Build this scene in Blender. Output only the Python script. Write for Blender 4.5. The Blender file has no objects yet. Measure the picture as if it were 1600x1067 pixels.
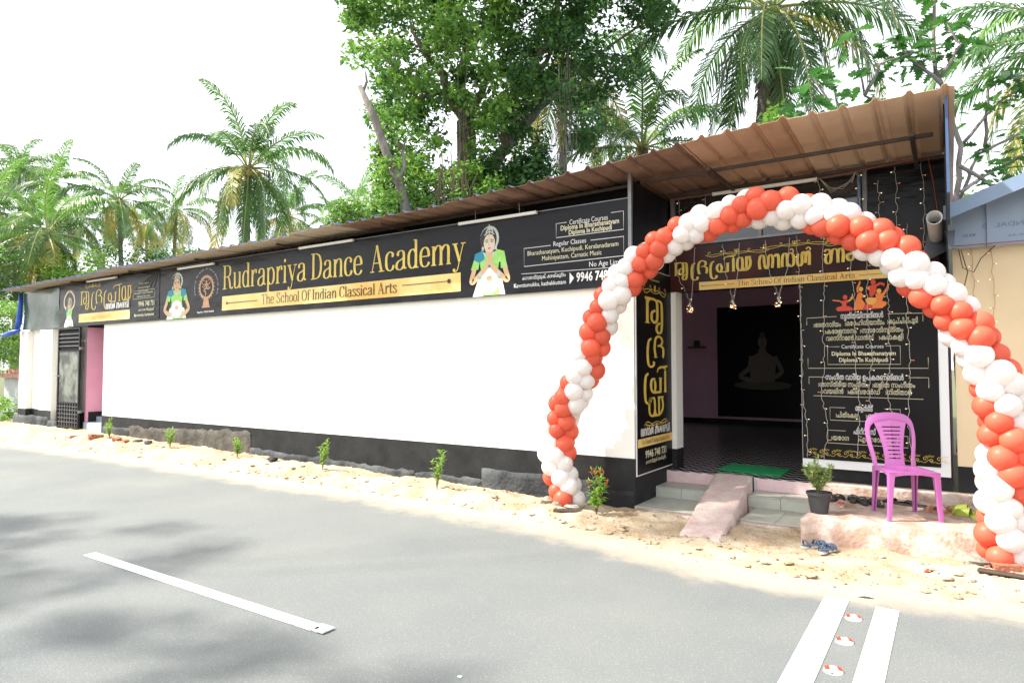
import bpy, bmesh, math, random
from mathutils import Vector, Matrix, noise
rnd = random.Random(7)
S = bpy.context.scene
C = S.collection
PI = math.pi
V = Vector

# ---------------------------------------------------------------- camera, sky, sun, exposure
CAM_YAW, CAM_PITCH, FOC = math.radians(33.57), math.atan(41/1030.0), 1030.0
cam = bpy.data.objects.new('camera', bpy.data.cameras.new('camera')); C.objects.link(cam)
cam.location = (0, 0, 1.6)
cam.rotation_euler = (PI/2 + CAM_PITCH, 0, CAM_YAW)
cam.data.sensor_width = 36.0
cam.data.lens = 36.0*FOC/1600.0
cam.data.clip_end = 2000.0
cam.data.clip_start = 0.05
S.camera = cam
SUN = V((-0.55, -0.35, 0.76)).normalized()          # towards the sun
W = bpy.data.worlds.new('World'); S.world = W; W.use_nodes = True
wt = W.node_tree
bg = wt.nodes['Background']
sky = wt.nodes.new('ShaderNodeTexSky'); sky.sky_type = 'NISHITA'; sky.sun_disc = False
sky.sun_elevation = math.asin(SUN.z)
sky.sun_rotation = math.atan2(SUN.x, SUN.y)
sky.air_density = 1.0; sky.dust_density = 4.0; sky.ozone_density = 1.0
hz = wt.nodes.new('ShaderNodeMix'); hz.data_type = 'RGBA'                    # bright thin overcast over the blue
hz.inputs['Factor'].default_value = 0.72
hz.inputs['B'].default_value = (7.4, 7.6, 7.8, 1)
wt.links.new(sky.outputs['Color'], hz.inputs['A'])
wt.links.new(hz.outputs['Result'], bg.inputs['Color'])
bg.inputs['Strength'].default_value = 0.125
sl = bpy.data.lights.new('sun', 'SUN'); sl.energy = 4.2; sl.angle = math.radians(1.4); sl.color = (1.0, 0.95, 0.86)
so = bpy.data.objects.new('sun', sl); C.objects.link(so)
so.rotation_euler = SUN.to_track_quat('Z', 'Y').to_euler()
S.view_settings.view_transform = 'Standard'
S.view_settings.look = 'None'
S.view_settings.gamma = 1.0
S.view_settings.use_curve_mapping = False
S.view_settings.exposure = 1.35

# ---------------------------------------------------------------- materials
def mat(name, col, rough=0.7, metal=0.0, spec=0.5, var=0.0, vscale=6.0, bump=0.0, bscale=40.0, col2=None,
        translucent=0.0, emit=None, stretch=(1, 1, 1), detail=5.0, contrast=0.0, coat=0.0, alpha=1.0, randobj=0.0):
    m = bpy.data.materials.new(name); m.use_nodes = True
    nt = m.node_tree; p = nt.nodes['Principled BSDF']
    p.inputs['Base Color'].default_value = (*col, 1)
    p.inputs['Roughness'].default_value = rough; p.inputs['Metallic'].default_value = metal
    p.inputs['Specular IOR Level'].default_value = spec
    p.inputs['Coat Weight'].default_value = coat; p.inputs['Coat Roughness'].default_value = 0.08
    p.inputs['Alpha'].default_value = alpha
    tc = nt.nodes.new('ShaderNodeTexCoord'); mp = nt.nodes.new('ShaderNodeMapping')
    mp.inputs['Scale'].default_value = stretch
    geo = nt.nodes.new('ShaderNodeNewGeometry')
    nt.links.new(geo.outputs['Position'], mp.inputs['Vector'])
    csock = None
    if var > 0 or col2:
        n = nt.nodes.new('ShaderNodeTexNoise'); n.inputs['Scale'].default_value = vscale; n.inputs['Detail'].default_value = detail
        n.inputs['Roughness'].default_value = 0.62
        nt.links.new(mp.outputs[0], n.inputs['Vector'])
        r = nt.nodes.new('ShaderNodeValToRGB')
        lo, hi = 0.3 + contrast, 0.7 - contrast
        r.color_ramp.elements[0].position = lo; r.color_ramp.elements[1].position = hi
        c2 = col2 if col2 else tuple(min(1, c*(1+var)) for c in col)
        c1 = col if col2 else tuple(c*(1-var) for c in col)
        r.color_ramp.elements[0].color = (*c1, 1); r.color_ramp.elements[1].color = (*c2, 1)
        nt.links.new(n.outputs['Fac'], r.inputs['Fac'])
        csock = r.outputs['Color']
    if randobj > 0:
        oi = nt.nodes.new('ShaderNodeObjectInfo'); hs = nt.nodes.new('ShaderNodeHueSaturation')
        mr = nt.nodes.new('ShaderNodeMapRange'); mr.inputs['To Min'].default_value = 1-randobj; mr.inputs['To Max'].default_value = 1+randobj
        nt.links.new(oi.outputs['Random'], mr.inputs['Value']); nt.links.new(mr.outputs[0], hs.inputs['Value'])
        if csock: nt.links.new(csock, hs.inputs['Color'])
        else: hs.inputs['Color'].default_value = (*col, 1)
        csock = hs.outputs['Color']
    if csock: nt.links.new(csock, p.inputs['Base Color'])
    if bump > 0:
        n2 = nt.nodes.new('ShaderNodeTexNoise'); n2.inputs['Scale'].default_value = bscale; n2.inputs['Detail'].default_value = 6
        nt.links.new(mp.outputs[0], n2.inputs['Vector'])
        b = nt.nodes.new('ShaderNodeBump'); b.inputs['Strength'].default_value = bump; b.inputs['Distance'].default_value = 0.02
        nt.links.new(n2.outputs['Fac'], b.inputs['Height']); nt.links.new(b.outputs[0], p.inputs['Normal'])
    if translucent > 0:
        t = nt.nodes.new('ShaderNodeBsdfTranslucent'); mx = nt.nodes.new('ShaderNodeMixShader')
        mx.inputs['Fac'].default_value = translucent
        if csock: nt.links.new(csock, t.inputs['Color'])
        else: t.inputs['Color'].default_value = (*col, 1)
        out = nt.nodes['Material Output']
        nt.links.new(p.outputs[0], mx.inputs[1]); nt.links.new(t.outputs[0], mx.inputs[2]); nt.links.new(mx.outputs[0], out.inputs['Surface'])
    if emit:
        p.inputs['Emission Color'].default_value = (*emit[:3], 1); p.inputs['Emission Strength'].default_value = emit[3]
    return m

M = {}
M['wall'] = mat('white_wall_paint', (0.80, 0.78, 0.72), 0.8, var=0.035, vscale=1.3, bump=0.15, bscale=60)
M['skirt'] = mat('black_skirting_paint', (0.016, 0.017, 0.018), 0.6, spec=0.25, var=0.5, vscale=3.5, bump=0.25, bscale=45)
M['plinth'] = mat('black_washed_cement', (0.022, 0.024, 0.026), 0.8, spec=0.25, col2=(0.085, 0.09, 0.092), vscale=2.4, bump=0.9, bscale=22, contrast=0.08)
M['bareplaster'] = mat('grey_rough_plaster', (0.085, 0.078, 0.065), 0.9, spec=0.2, var=0.45, vscale=5, bump=0.9, bscale=25)
M['pink'] = mat('pink_wall_paint', (0.72, 0.36, 0.47), 0.7, var=0.06, vscale=2, bump=0.12)
M['pinkdark'] = mat('interior_mauve_paint', (0.70, 0.44, 0.58), 0.75, var=0.08, vscale=1.5)
M['pinkcement'] = mat('pink_washed_cement', (0.50, 0.33, 0.31), 0.85, col2=(0.62, 0.55, 0.49), vscale=7, bump=0.7, bscale=35)
M['pinkpaint'] = mat('pink_riser_paint', (0.62, 0.40, 0.42), 0.75, col2=(0.66, 0.52, 0.50), vscale=9, bump=0.4, bscale=30)
M['tile'] = mat('grey_green_floor_tile', (0.40, 0.41, 0.35), 0.4, spec=0.3, var=0.10, vscale=9)
M['platform'] = mat('dusty_pink_slab', (0.33, 0.215, 0.16), 0.85, col2=(0.50, 0.41, 0.35), vscale=4.5, bump=0.7, bscale=30, contrast=0.12)
M['beige'] = mat('beige_wall_paint', (0.74, 0.59, 0.38), 0.8, var=0.05, vscale=1.2, bump=0.1)
M['dark'] = mat('black_paint_and_void_shade', (0.010, 0.010, 0.011), 0.9, spec=0.15)  # near-black for black parts and for painted shade in gaps
M['blackgloss'] = mat('black_glossy_vinyl', (0.007, 0.007, 0.010), 0.30, spec=0.22, bump=0.7, bscale=2.6, stretch=(1, 1, 2.5))
M['blackvinyl'] = mat('black_poster_vinyl', (0.006, 0.005, 0.006), 0.4, spec=0.2, bump=0.12, bscale=3)
M['maroon'] = mat('black_maroon_print', (0.007, 0.004, 0.004), 0.35, spec=0.25, col2=(0.05, 0.010, 0.008), vscale=1.4, contrast=0.12)
M['gold'] = mat('gold_print', (0.60, 0.40, 0.055), 0.45, col2=(0.74, 0.58, 0.12), vscale=7)
M['goldbar'] = mat('gold_bar_print', (0.78, 0.45, 0.10), 0.45, col2=(0.80, 0.66, 0.26), vscale=0.55, contrast=0.1)
M['print'] = mat('white_print', (0.70, 0.70, 0.68), 0.5)
M['cream'] = mat('cream_print', (0.66, 0.62, 0.42), 0.5)
M['ink'] = mat('black_print', (0.02, 0.018, 0.015), 0.5)
M['metaltube'] = mat('tube_white', (0.78, 0.78, 0.76), 0.4)
M['steel'] = mat('grey_steel', (0.22, 0.22, 0.23), 0.45, metal=0.5, var=0.2)
M['rustbeam'] = mat('dark_brown_beam', (0.055, 0.038, 0.030), 0.6, var=0.3, vscale=8)
M['bluesteel'] = mat('blue_painted_steel', (0.045, 0.085, 0.19), 0.45, var=0.15)
M['pvc'] = mat('white_pvc', (0.72, 0.72, 0.70), 0.35, var=0.05)
M['galv'] = mat('galvanised_sheet', (0.30, 0.33, 0.38), 0.35, metal=0.6, var=0.15)
M['asphalt_edge'] = None
M['paint'] = mat('white_road_paint', (0.78, 0.78, 0.76), 0.6, col2=(0.70, 0.70, 0.67), vscale=30, bump=0.25, bscale=90)
M['paintworn'] = mat('worn_road_paint', (0.60, 0.62, 0.61), 0.7, col2=(0.42, 0.44, 0.44), vscale=40, bump=0.3, bscale=90)
M['wire'] = mat('white_wire', (0.50, 0.48, 0.44), 0.5)
M['redwire'] = mat('red_wire', (0.35, 0.06, 0.03), 0.5)
M['blackwire'] = mat('dark_wire', (0.05, 0.03, 0.025), 0.5)
M['bulb'] = mat('fairy_bulb', (0.9, 0.75, 0.5), 0.3, emit=(1.0, 0.72, 0.42, 0.8))
M['bulbred'] = mat('amber_bulb', (0.8, 0.25, 0.06), 0.3, emit=(1.0, 0.35, 0.10, 0.25))
M['skin'] = mat('printed_skin', (0.62, 0.40, 0.22), 0.5)
M['skinpale'] = mat('printed_pale_skin', (0.66, 0.55, 0.42), 0.5)
M['pgreen'] = mat('printed_green', (0.24, 0.56, 0.08), 0.5, col2=(0.36, 0.66, 0.20), vscale=20)
M['pblue'] = mat('printed_blue', (0.01, 0.22, 0.34), 0.5)
M['pwhite'] = mat('printed_white', (0.78, 0.80, 0.80), 0.5)
M['psilver'] = mat('printed_silver', (0.38, 0.42, 0.40), 0.5, col2=(0.60, 0.64, 0.60), vscale=60)
M['pred'] = mat('printed_red', (0.62, 0.05, 0.02), 0.5)
M['porange'] = mat('printed_orange', (0.75, 0.20, 0.03), 0.5)
M['pyel'] = mat('printed_ochre', (0.75, 0.38, 0.07), 0.5)
M['bronze'] = mat('printed_bronze', (0.42, 0.20, 0.10), 0.5, col2=(0.62, 0.38, 0.22), vscale=40)
M['balred'] = mat('red_balloon_rubber', (0.83, 0.145, 0.082), 0.42, translucent=0.30, spec=0.3, randobj=0.12)
M['balwhite'] = mat('white_balloon_rubber', (0.90, 0.87, 0.85), 0.42, translucent=0.36, spec=0.3, randobj=0.05)
M['chair'] = mat('purple_chair_plastic', (0.46, 0.135, 0.40), 0.36, var=0.06, vscale=5)
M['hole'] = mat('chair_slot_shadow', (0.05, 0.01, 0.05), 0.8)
M['pot'] = mat('black_pot_plastic', (0.035, 0.037, 0.040), 0.5, var=0.2, vscale=10)
M['soil'] = mat('brown_soil', (0.09, 0.055, 0.035), 0.95, bump=0.8)
M['leafpot'] = mat('pot_plant_leaf', (0.20, 0.33, 0.07), 0.5, col2=(0.42, 0.50, 0.20), vscale=14, translucent=0.3)
M['sapleaf'] = mat('sapling_leaf', (0.15, 0.33, 0.03), 0.5, col2=(0.30, 0.48, 0.05), vscale=18, translucent=0.35)
M['redleaf'] = mat('young_red_leaf', (0.45, 0.10, 0.04), 0.5, translucent=0.35)
M['twig'] = mat('twig_bark', (0.12, 0.08, 0.05), 0.9)
M['bark'] = mat('grey_bark', (0.11, 0.09, 0.08), 0.95, col2=(0.24, 0.21, 0.18), vscale=6, bump=1.0, bscale=14, stretch=(1, 1, 0.4))
M['barkbrown'] = mat('brown_bark', (0.12, 0.08, 0.06), 0.95, col2=(0.22, 0.16, 0.12), vscale=6, bump=1.0, bscale=12, stretch=(1, 1, 0.5))
M['palmtrunk'] = mat('palm_bark', (0.16, 0.13, 0.11), 0.95, col2=(0.28, 0.24, 0.20), vscale=5, bump=1.0, bscale=8, stretch=(0.6, 0.6, 3))
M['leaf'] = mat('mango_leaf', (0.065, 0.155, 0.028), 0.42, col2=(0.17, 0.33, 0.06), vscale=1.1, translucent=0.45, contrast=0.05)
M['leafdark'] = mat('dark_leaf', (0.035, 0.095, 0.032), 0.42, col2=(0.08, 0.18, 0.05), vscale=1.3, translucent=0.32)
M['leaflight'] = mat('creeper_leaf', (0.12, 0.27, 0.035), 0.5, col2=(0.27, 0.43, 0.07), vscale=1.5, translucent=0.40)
M['bread'] = mat('breadfruit_leaf', (0.035, 0.115, 0.025), 0.4, col2=(0.09, 0.25, 0.04), vscale=2.0, translucent=0.30, randobj=0.35)
M['frond'] = mat('palm_frond_green', (0.05, 0.125, 0.035), 0.42, col2=(0.11, 0.24, 0.06), vscale=1.5, translucent=0.32, randobj=0.3)
M['frondlight'] = mat('palm_frond_young', (0.12, 0.25, 0.045), 0.42, translucent=0.4, var=0.2, randobj=0.25)
M['frondyellow'] = mat('palm_frond_yellowing', (0.13, 0.25, 0.045), 0.5, col2=(0.44, 0.36, 0.07), vscale=0.8, translucent=0.35, contrast=0.1)
M['fronddry'] = mat('palm_frond_dry', (0.13, 0.085, 0.05), 0.8, col2=(0.24, 0.17, 0.11), vscale=3, translucent=0.15)
M['rachis'] = mat('palm_rachis', (0.30, 0.32, 0.10), 0.5)
M['coconut'] = mat('coconut_husk', (0.34, 0.26, 0.05), 0.5, var=0.3, vscale=3, randobj=0.2)
M['brick'] = mat('broken_brick', (0.34, 0.12, 0.07), 0.9, var=0.35, vscale=14, bump=0.7)
M['stone'] = mat('grey_rubble', (0.25, 0.22, 0.18), 0.9, var=0.35, vscale=12, bump=0.8)
M['matgreen'] = mat('green_mat_pile', (0.005, 0.34, 0.10), 0.95, var=0.25, vscale=90, bump=0.5, bscale=200)
M['coping'] = mat('red_coping_tile', (0.42, 0.20, 0.16), 0.7, var=0.2, vscale=8, randobj=0.15)
M['greywall'] = mat('pale_grey_wall', (0.42, 0.44, 0.43), 0.8, var=0.12, vscale=3)
M['tarp'] = mat('blue_tarpaulin', (0.01, 0.07, 0.36), 0.4, var=0.2, vscale=8)

# ---------------------------------------------------------------- mesh helpers
class MB:
    """collects geometry; build() links it as ONE mesh object"""
    def __init__(self): self.v = []; self.f = []; self.m = []; self.mats = []
    def mi(self, m):
        if m not in self.mats: self.mats.append(m)
        return self.mats.index(m)
    def add(self, vs, fs, m=None):
        b = len(self.v); self.v += [tuple(p) for p in vs]
        k = self.mi(m) if m is not None else 0
        for f in fs: self.f.append([b+i for i in f]); self.m.append(k)
        return self
    def box(self, x0, x1, y0, y1, z0, z1, m=None):
        vs = [(x, y, z) for z in (z0, z1) for y in (y0, y1) for x in (x0, x1)]
        return self.add(vs, [(0, 2, 3, 1), (4, 5, 7, 6), (0, 1, 5, 4), (2, 6, 7, 3), (0, 4, 6, 2), (1, 3, 7, 5)], m)
    def hexa(self, p, m=None):   # 8 points: bottom 4 (ccw) then top 4
        return self.add(p, [(3, 2, 1, 0), (4, 5, 6, 7), (0, 1, 5, 4), (1, 2, 6, 5), (2, 3, 7, 6), (3, 0, 4, 7)], m)
    def tube(self, pts, rad, n=6, m=None, cap=True):
        pts = [V(p) for p in pts]
        if not hasattr(rad, '__len__'): rad = [rad]*len(pts)
        vs = []; fs = []
        up = V((0, 0, 1)); d0 = (pts[1]-pts[0]).normalized()
        if abs(d0.dot(up)) > 0.9: up = V((1, 0, 0))
        a = d0.cross(up).normalized()
        for i, p in enumerate(pts):
            d = (pts[min(i+1, len(pts)-1)]-pts[max(i-1, 0)]).normalized()
            a = (a - d*a.dot(d)).normalized(); b = d.cross(a)
            for k in range(n):
                t = 2*PI*k/n; vs.append(p + (a*math.cos(t)+b*math.sin(t))*rad[i])
        for i in range(len(pts)-1):
            for k in range(n):
                fs.append((i*n+k, i*n+(k+1) % n, (i+1)*n+(k+1) % n, (i+1)*n+k))
        if cap: fs.append(tuple(range(n))[::-1]); fs.append(tuple((len(pts)-1)*n+k for k in range(n)))
        return self.add(vs, fs, m)
    def lathe(self, prof, c=(0, 0, 0), n=20, m=None):
        vs = []; fs = []
        for r, z in prof:
            for k in range(n):
                t = 2*PI*k/n; vs.append((c[0]+r*math.cos(t), c[1]+r*math.sin(t), c[2]+z))
        for i in range(len(prof)-1):
            for k in range(n): fs.append((i*n+k, i*n+(k+1) % n, (i+1)*n+(k+1) % n, (i+1)*n+k))
        return self.add(vs, fs, m)
    def blob(self, c, r, m=None, n=8, seed=0, amp=0.0):
        vs = []; fs = []
        if not hasattr(r, '__len__'): r = (r, r, r)
        rows = max(4, n//2+1)
        for i in range(rows+1):
            ph = PI*i/rows
            for k in range(n):
                t = 2*PI*k/n
                d = V((math.sin(ph)*math.cos(t), math.sin(ph)*math.sin(t), math.cos(ph)))
                s = 1+amp*noise.noise(d*1.7+V((seed, seed*2.3, 0)))
                vs.append((c[0]+d.x*r[0]*s, c[1]+d.y*r[1]*s, c[2]+d.z*r[2]*s))
        for i in range(rows):
            for k in range(n): fs.append((i*n+k, (i+1)*n+k, (i+1)*n+(k+1) % n, i*n+(k+1) % n))
        return self.add(vs, fs, m)
    def prism(self, poly, d, m=None):   # poly: list of 3D pts, d: extrusion vector
        n = len(poly); d = V(d)
        vs = [V(p) for p in poly]+[V(p)+d for p in poly]
        fs = [tuple(range(n))[::-1], tuple(range(n, 2*n))]+[(i, (i+1) % n, n+(i+1) % n, n+i) for i in range(n)]
        return self.add(vs, fs, m)
    def mesh(self, name, mt=None, smooth=False, origin=(0, 0, 0)):
        me = bpy.data.meshes.new(name)
        o = V(origin)
        me.from_pydata([V(p)-o for p in self.v], [], self.f)
        for m in (self.mats or [mt]):
            me.materials.append(M[m] if isinstance(m, str) else m)
        if len(self.mats) > 1: me.polygons.foreach_set('material_index', self.m)
        if smooth: me.polygons.foreach_set('use_smooth', [True]*len(me.polygons))
        me.update()
        return me
    def build(self, name, mt=None, parent=None, smooth=False, kind=None, label=None, bevel=0.0):
        org = V((0, 0, 0))
        p = parent
        while p is not None: org += p.location; p = p.parent
        me = self.mesh(name, mt, smooth, org)
        o = bpy.data.objects.new(name, me); C.objects.link(o)
        if parent is not None: o.parent = parent
        if kind: o['kind'] = kind
        if label: o['label'] = label
        if bevel > 0:
            b = o.modifiers.new('bevel', 'BEVEL'); b.width = bevel; b.segments = 2; b.limit_method = 'ANGLE'
        return o

def thing(name, label, cat, loc=(0, 0, 0), group=None):
    o = bpy.data.objects.new(name, None); C.objects.link(o); o.location = loc; o.empty_display_size = 0.2
    o['label'] = label; o['category'] = cat
    if group: o['group'] = group
    return o
def tag(o, label, cat, group=None):
    o['label'] = label; o['category'] = cat
    if group: o['group'] = group
    return o
def inst(name, me, parent, loc=(0, 0, 0), rot=None, scale=None, mats=None, kind=None):
    o = bpy.data.objects.new(name, me); C.objects.link(o); o.parent = parent; o.location = loc
    if rot is not None:
        if isinstance(rot, Matrix): o.rotation_euler = rot.to_euler()
        else: o.rotation_euler = rot
    if scale is not None: o.scale = (scale,)*3 if not hasattr(scale, '__len__') else scale
    if mats:
        o.material_slots[0].link = 'OBJECT'; o.material_slots[0].material = M[mats]
    if kind: o['kind'] = kind
    return o
def fwd(px, py, dist):
    """world point seen at photo pixel (px, py) at a given distance: survey helper for trees"""
    u = (px-800)/FOC; w = -(py-533.5)/FOC
    q = cam.rotation_euler.to_matrix()
    return V((0, 0, 1.6)) + (q @ V((u, w, -1)))*dist
# ---------------------------------------------------------------- flat print: serif nib lettering, plain lettering, shapes
# glyph = advance, strokes; stroke = (kind, pts) kinds: 's' smooth nib, 'l' straight nib, 't' thin straight, 'T' thin smooth, 'f' serif, 'b' ball
G = {
'a': (42, [('s', [(30,12),(22,1),(13,0),(6,7),(6,20),(12,30),(22,35),(30,41)]), ('s', [(9,54),(12,63),(20,67),(29,62),(31,50),(31,30),(31,12),(35,3),(40,5)]), ('b', (10,54,6))]),
'c': (38, [('s', [(31,54),(27,63),(19,67),(10,60),(6,46),(6,21),(10,6),(19,0),(28,5),(33,18)]), ('b', (29,53,6))]),
'd': (42, [('s', [(30,55),(22,66),(13,63),(7,50),(6,33),(7,16),(13,3),(22,1),(30,10)]), ('l', [(31,99),(31,0)]), ('f', (23,31,98)), ('f', (31,40,1.5))]),
'e': (39, [('t', [(6,36),(33,36)]), ('s', [(33,36),(31,54),(26,64),(19,67),(10,60),(6,46),(6,21),(10,6),(19,0),(28,4),(34,15)])]),
'f': (27, [('s', [(12,0),(12,40),(12,78),(16,93),(23,99),(30,94)]), ('t', [(3,64),(24,64)]), ('f', (4,21,1.5)), ('b', (28,92,5))]),
'h': (46, [('l', [(10,99),(10,0)]), ('s', [(12,50),(18,62),(26,67),(33,62),(35,48),(35,24),(35,0)]), ('f', (3,10,98)), ('f', (2,18,1.5)), ('f', (27,43,1.5))]),
'i': (21, [('l', [(10,66),(10,0)]), ('f', (3,10,65)), ('f', (2,18,1.5)), ('b', (10,86,7))]),
'l': (21, [('l', [(10,99),(10,0)]), ('f', (3,10,98)), ('f', (2,18,1.5))]),
'm': (70, [('l', [(10,66),(10,0)]), ('s', [(12,50),(18,62),(25,67),(32,62),(34,48),(34,24),(34,0)]), ('s', [(36,50),(42,62),(49,67),(56,62),(58,48),(58,24),(58,0)]), ('f', (3,10,65)), ('f', (2,18,1.5)), ('f', (27,41,1.5)), ('f', (51,66,1.5))]),
'n': (46, [('l', [(10,66),(10,0)]), ('s', [(12,50),(18,62),(26,67),(33,62),(35,48),(35,24),(35,0)]), ('f', (3,10,65)), ('f', (2,18,1.5)), ('f', (27,43,1.5))]),
'o': (39, [('s', [(19,67),(10,61),(6,46),(6,21),(10,6),(19,0),(29,6),(33,21),(33,46),(29,61),(19,67)])]),
'p': (43, [('l', [(10,66),(10,-30)]), ('s', [(12,56),(20,66),(29,63),(35,50),(36,33),(35,16),(29,3),(20,1),(12,10)]), ('f', (3,10,65)), ('f', (2,19,-29))]),
'r': (33, [('l', [(10,66),(10,0)]), ('s', [(12,48),(17,61),(24,67),(30,62)]), ('f', (3,10,65)), ('f', (2,19,1.5)), ('b', (28,57,6))]),
's': (33, [('s', [(27,52),(24,63),(17,67),(8,62),(7,50),(14,40),(24,30),(28,17),(25,4),(16,0),(8,4),(5,16)])]),
't': (27, [('s', [(11,84),(11,60),(11,30),(12,8),(17,1),(24,6)]), ('t', [(2,64),(23,64)])]),
'u': (46, [('s', [(10,66),(10,30),(11,8),(19,0),(28,6),(34,16)]), ('l', [(35,66),(35,0)]), ('f', (3,10,65)), ('f', (27,35,65)), ('f', (35,44,1.5))]),
'y': (41, [('l', [(8,65),(23,6)]), ('T', [(35,65),(28,35),(22,4),(17,-20),(10,-29),(5,-25)]), ('f', (0,17,65)), ('f', (27,42,65)), ('b', (6,-23,6))]),
'R': (54, [('l', [(12,100),(12,0)]), ('s', [(12,98),(28,98),(38,91),(41,75),(38,59),(28,52),(12,51)]), ('s', [(26,51),(34,44),(38,28),(41,8),(48,1),(54,7)]), ('f', (2,22,98.5)), ('f', (2,22,1.5))]),
'D': (53, [('l', [(12,100),(12,0)]), ('s', [(12,98),(26,97),(38,88),(44,68),(45,50),(44,32),(38,12),(26,3),(12,2)]), ('f', (2,14,98.5)), ('f', (2,14,1.5))]),
'A': (54, [('t', [(7,2),(24,98)]), ('l', [(24,98),(42,2)]), ('t', [(13,33),(35,33)]), ('f', (0,15,1.5)), ('f', (32,53,1.5))]),
'T': (48, [('l', [(24,98),(24,0)]), ('t', [(3,98),(45,98)]), ('t', [(4,98),(3,78)]), ('t', [(44,98),(45,78)]), ('f', (14,34,1.5))]),
'S': (45, [('s', [(36,76),(32,93),(22,100),(12,95),(8,80),(12,66),(22,54),(33,42),(38,26),(35,8),(23,0),(12,4),(6,24)])]),
'O': (52, [('s', [(26,100),(14,92),(7,72),(6,50),(7,28),(14,8),(26,0),(38,8),(45,28),(46,50),(45,72),(38,92),(26,100)])]),
'I': (24, [('l', [(12,100),(12,0)]), ('f', (3,21,98.5)), ('f', (3,21,1.5))]),
'C': (48, [('s', [(41,74),(37,93),(27,100),(15,94),(8,76),(7,50),(8,24),(15,6),(27,0),(37,6),(42,24)]), ('t', [(42,100),(42,74)])]),
# Malayalam headline shapes (nib drawn)
'രു': (88, [('l', [(12,98),(12,2)]), ('t', [(2,98),(40,98)]), ('f', (2,22,2)), ('s', [(12,80),(22,96),(40,98),(52,86),(54,50),(52,18),(40,6),(30,20),(32,44),(46,54)]), ('s', [(52,96),(70,90),(74,60),(74,10),(70,-26),(58,-34),(50,-18),(58,2),(72,6)])]),
'്ര': (40, [('s', [(34,86),(20,74),(14,40),(14,0),(18,-30),(30,-42),(44,-34),(46,-18)])]),
'ദ': (64, [('s', [(16,4),(10,40),(14,80),(28,98),(46,92),(52,74),(42,58),(26,54)]), ('s', [(42,56),(56,44),(58,20),(54,2)]), ('f', (6,26,2))]),
'പ': (76, [('s', [(34,60),(20,62),(10,48),(10,22),(20,6),(32,16),(34,40),(28,56)]), ('t', [(20,3),(70,3)]), ('l', [(66,66),(66,3)]), ('f', (56,76,65))]),
'ി': (32, [('l', [(20,96),(20,2)]), ('T', [(-30,92),(-22,108),(0,114),(18,108),(22,94)]), ('t', [(8,114),(34,118)]), ('f', (10,30,2))]),
'യ': (86, [('s', [(30,98),(14,92),(9,60),(10,24),(20,3),(32,14),(36,50),(34,86),(30,98)]), ('s', [(36,30),(42,8),(52,2),(64,10),(74,34),(76,64),(70,98)]), ('l', [(56,98),(56,4)]), ('t', [(50,98),(80,98)]), ('t', [(18,2),(60,2)])]),
'ഡ': (94, [('s', [(12,4),(9,50),(16,92),(28,98),(36,84),(38,40),(44,8),(54,4),(60,30),(62,80),(72,98),(84,86),(86,50),(82,4)]), ('f', (4,22,2))]),
'ാ': (34, [('s', [(4,82),(12,98),(22,90),(24,60),(24,2)]), ('f', (16,34,2))]),
'ൻ': (84, [('s', [(10,4),(10,50),(16,90),(28,98),(36,84),(38,40),(38,4)]), ('s', [(38,60),(44,92),(58,98),(70,84),(74,50),(70,14),(56,4),(46,20)]), ('T', [(66,92),(72,110),(64,126),(56,118)])]),
'സ': (78, [('s', [(12,88),(9,40),(14,8),(26,4),(34,24),(34,70),(38,94),(48,94),(54,70),(52,20)]), ('s', [(54,60),(60,90),(68,98),(74,80),(72,4)])]),
'്': (14, [('T', [(-20,112),(-16,124),(-4,124),(2,112),(-4,106)])]),
'അ': (96, [('s', [(30,70),(18,60),(12,30),(20,4),(34,10),(38,50),(32,90),(18,98),(8,84)]), ('s', [(38,50),(44,90),(56,98),(66,84),(68,40),(68,4)]), ('s', [(68,60),(74,92),(86,96),(92,70),(90,4)])]),
'ക': (90, [('s', [(40,54),(22,60),(12,40),(18,16),(32,14),(42,40),(44,76),(36,96),(26,88)]), ('s', [(44,54),(58,60),(74,46),(72,20),(58,12),(46,30)]), ('t', [(6,52),(84,52)])]),
'ക്ക': (104, [('s', [(40,54),(22,60),(12,40),(18,16),(32,14),(42,40),(44,76),(36,96),(26,88)]), ('s', [(44,54),(58,60),(70,76),(84,84),(96,60),(92,20),(78,10),(68,30),(74,50)]), ('t', [(6,52),(96,52)])]),
'മ': (66, [('s', [(30,90),(14,98),(8,70),(14,54),(30,50),(38,30),(28,8),(12,6)]), ('t', [(12,4),(60,4)]), ('l', [(56,98),(56,4)])]),
}
def catmull(p, n=6):
    if len(p) < 3: return p
    q = [p[0]]+list(p)+[p[-1]]; out = []
    for i in range(1, len(q)-2):
        a, b, c, d = q[i-1], q[i], q[i+1], q[i+2]
        for k in range(n):
            t = k/n; t2 = t*t; t3 = t2*t
            out.append(tuple(0.5*((2*b[j])+(-a[j]+c[j])*t+(2*a[j]-5*b[j]+4*c[j]-d[j])*t2+(-a[j]+3*b[j]-3*c[j]+d[j])*t3) for j in (0, 1)))
    out.append(p[-1]); return out

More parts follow.
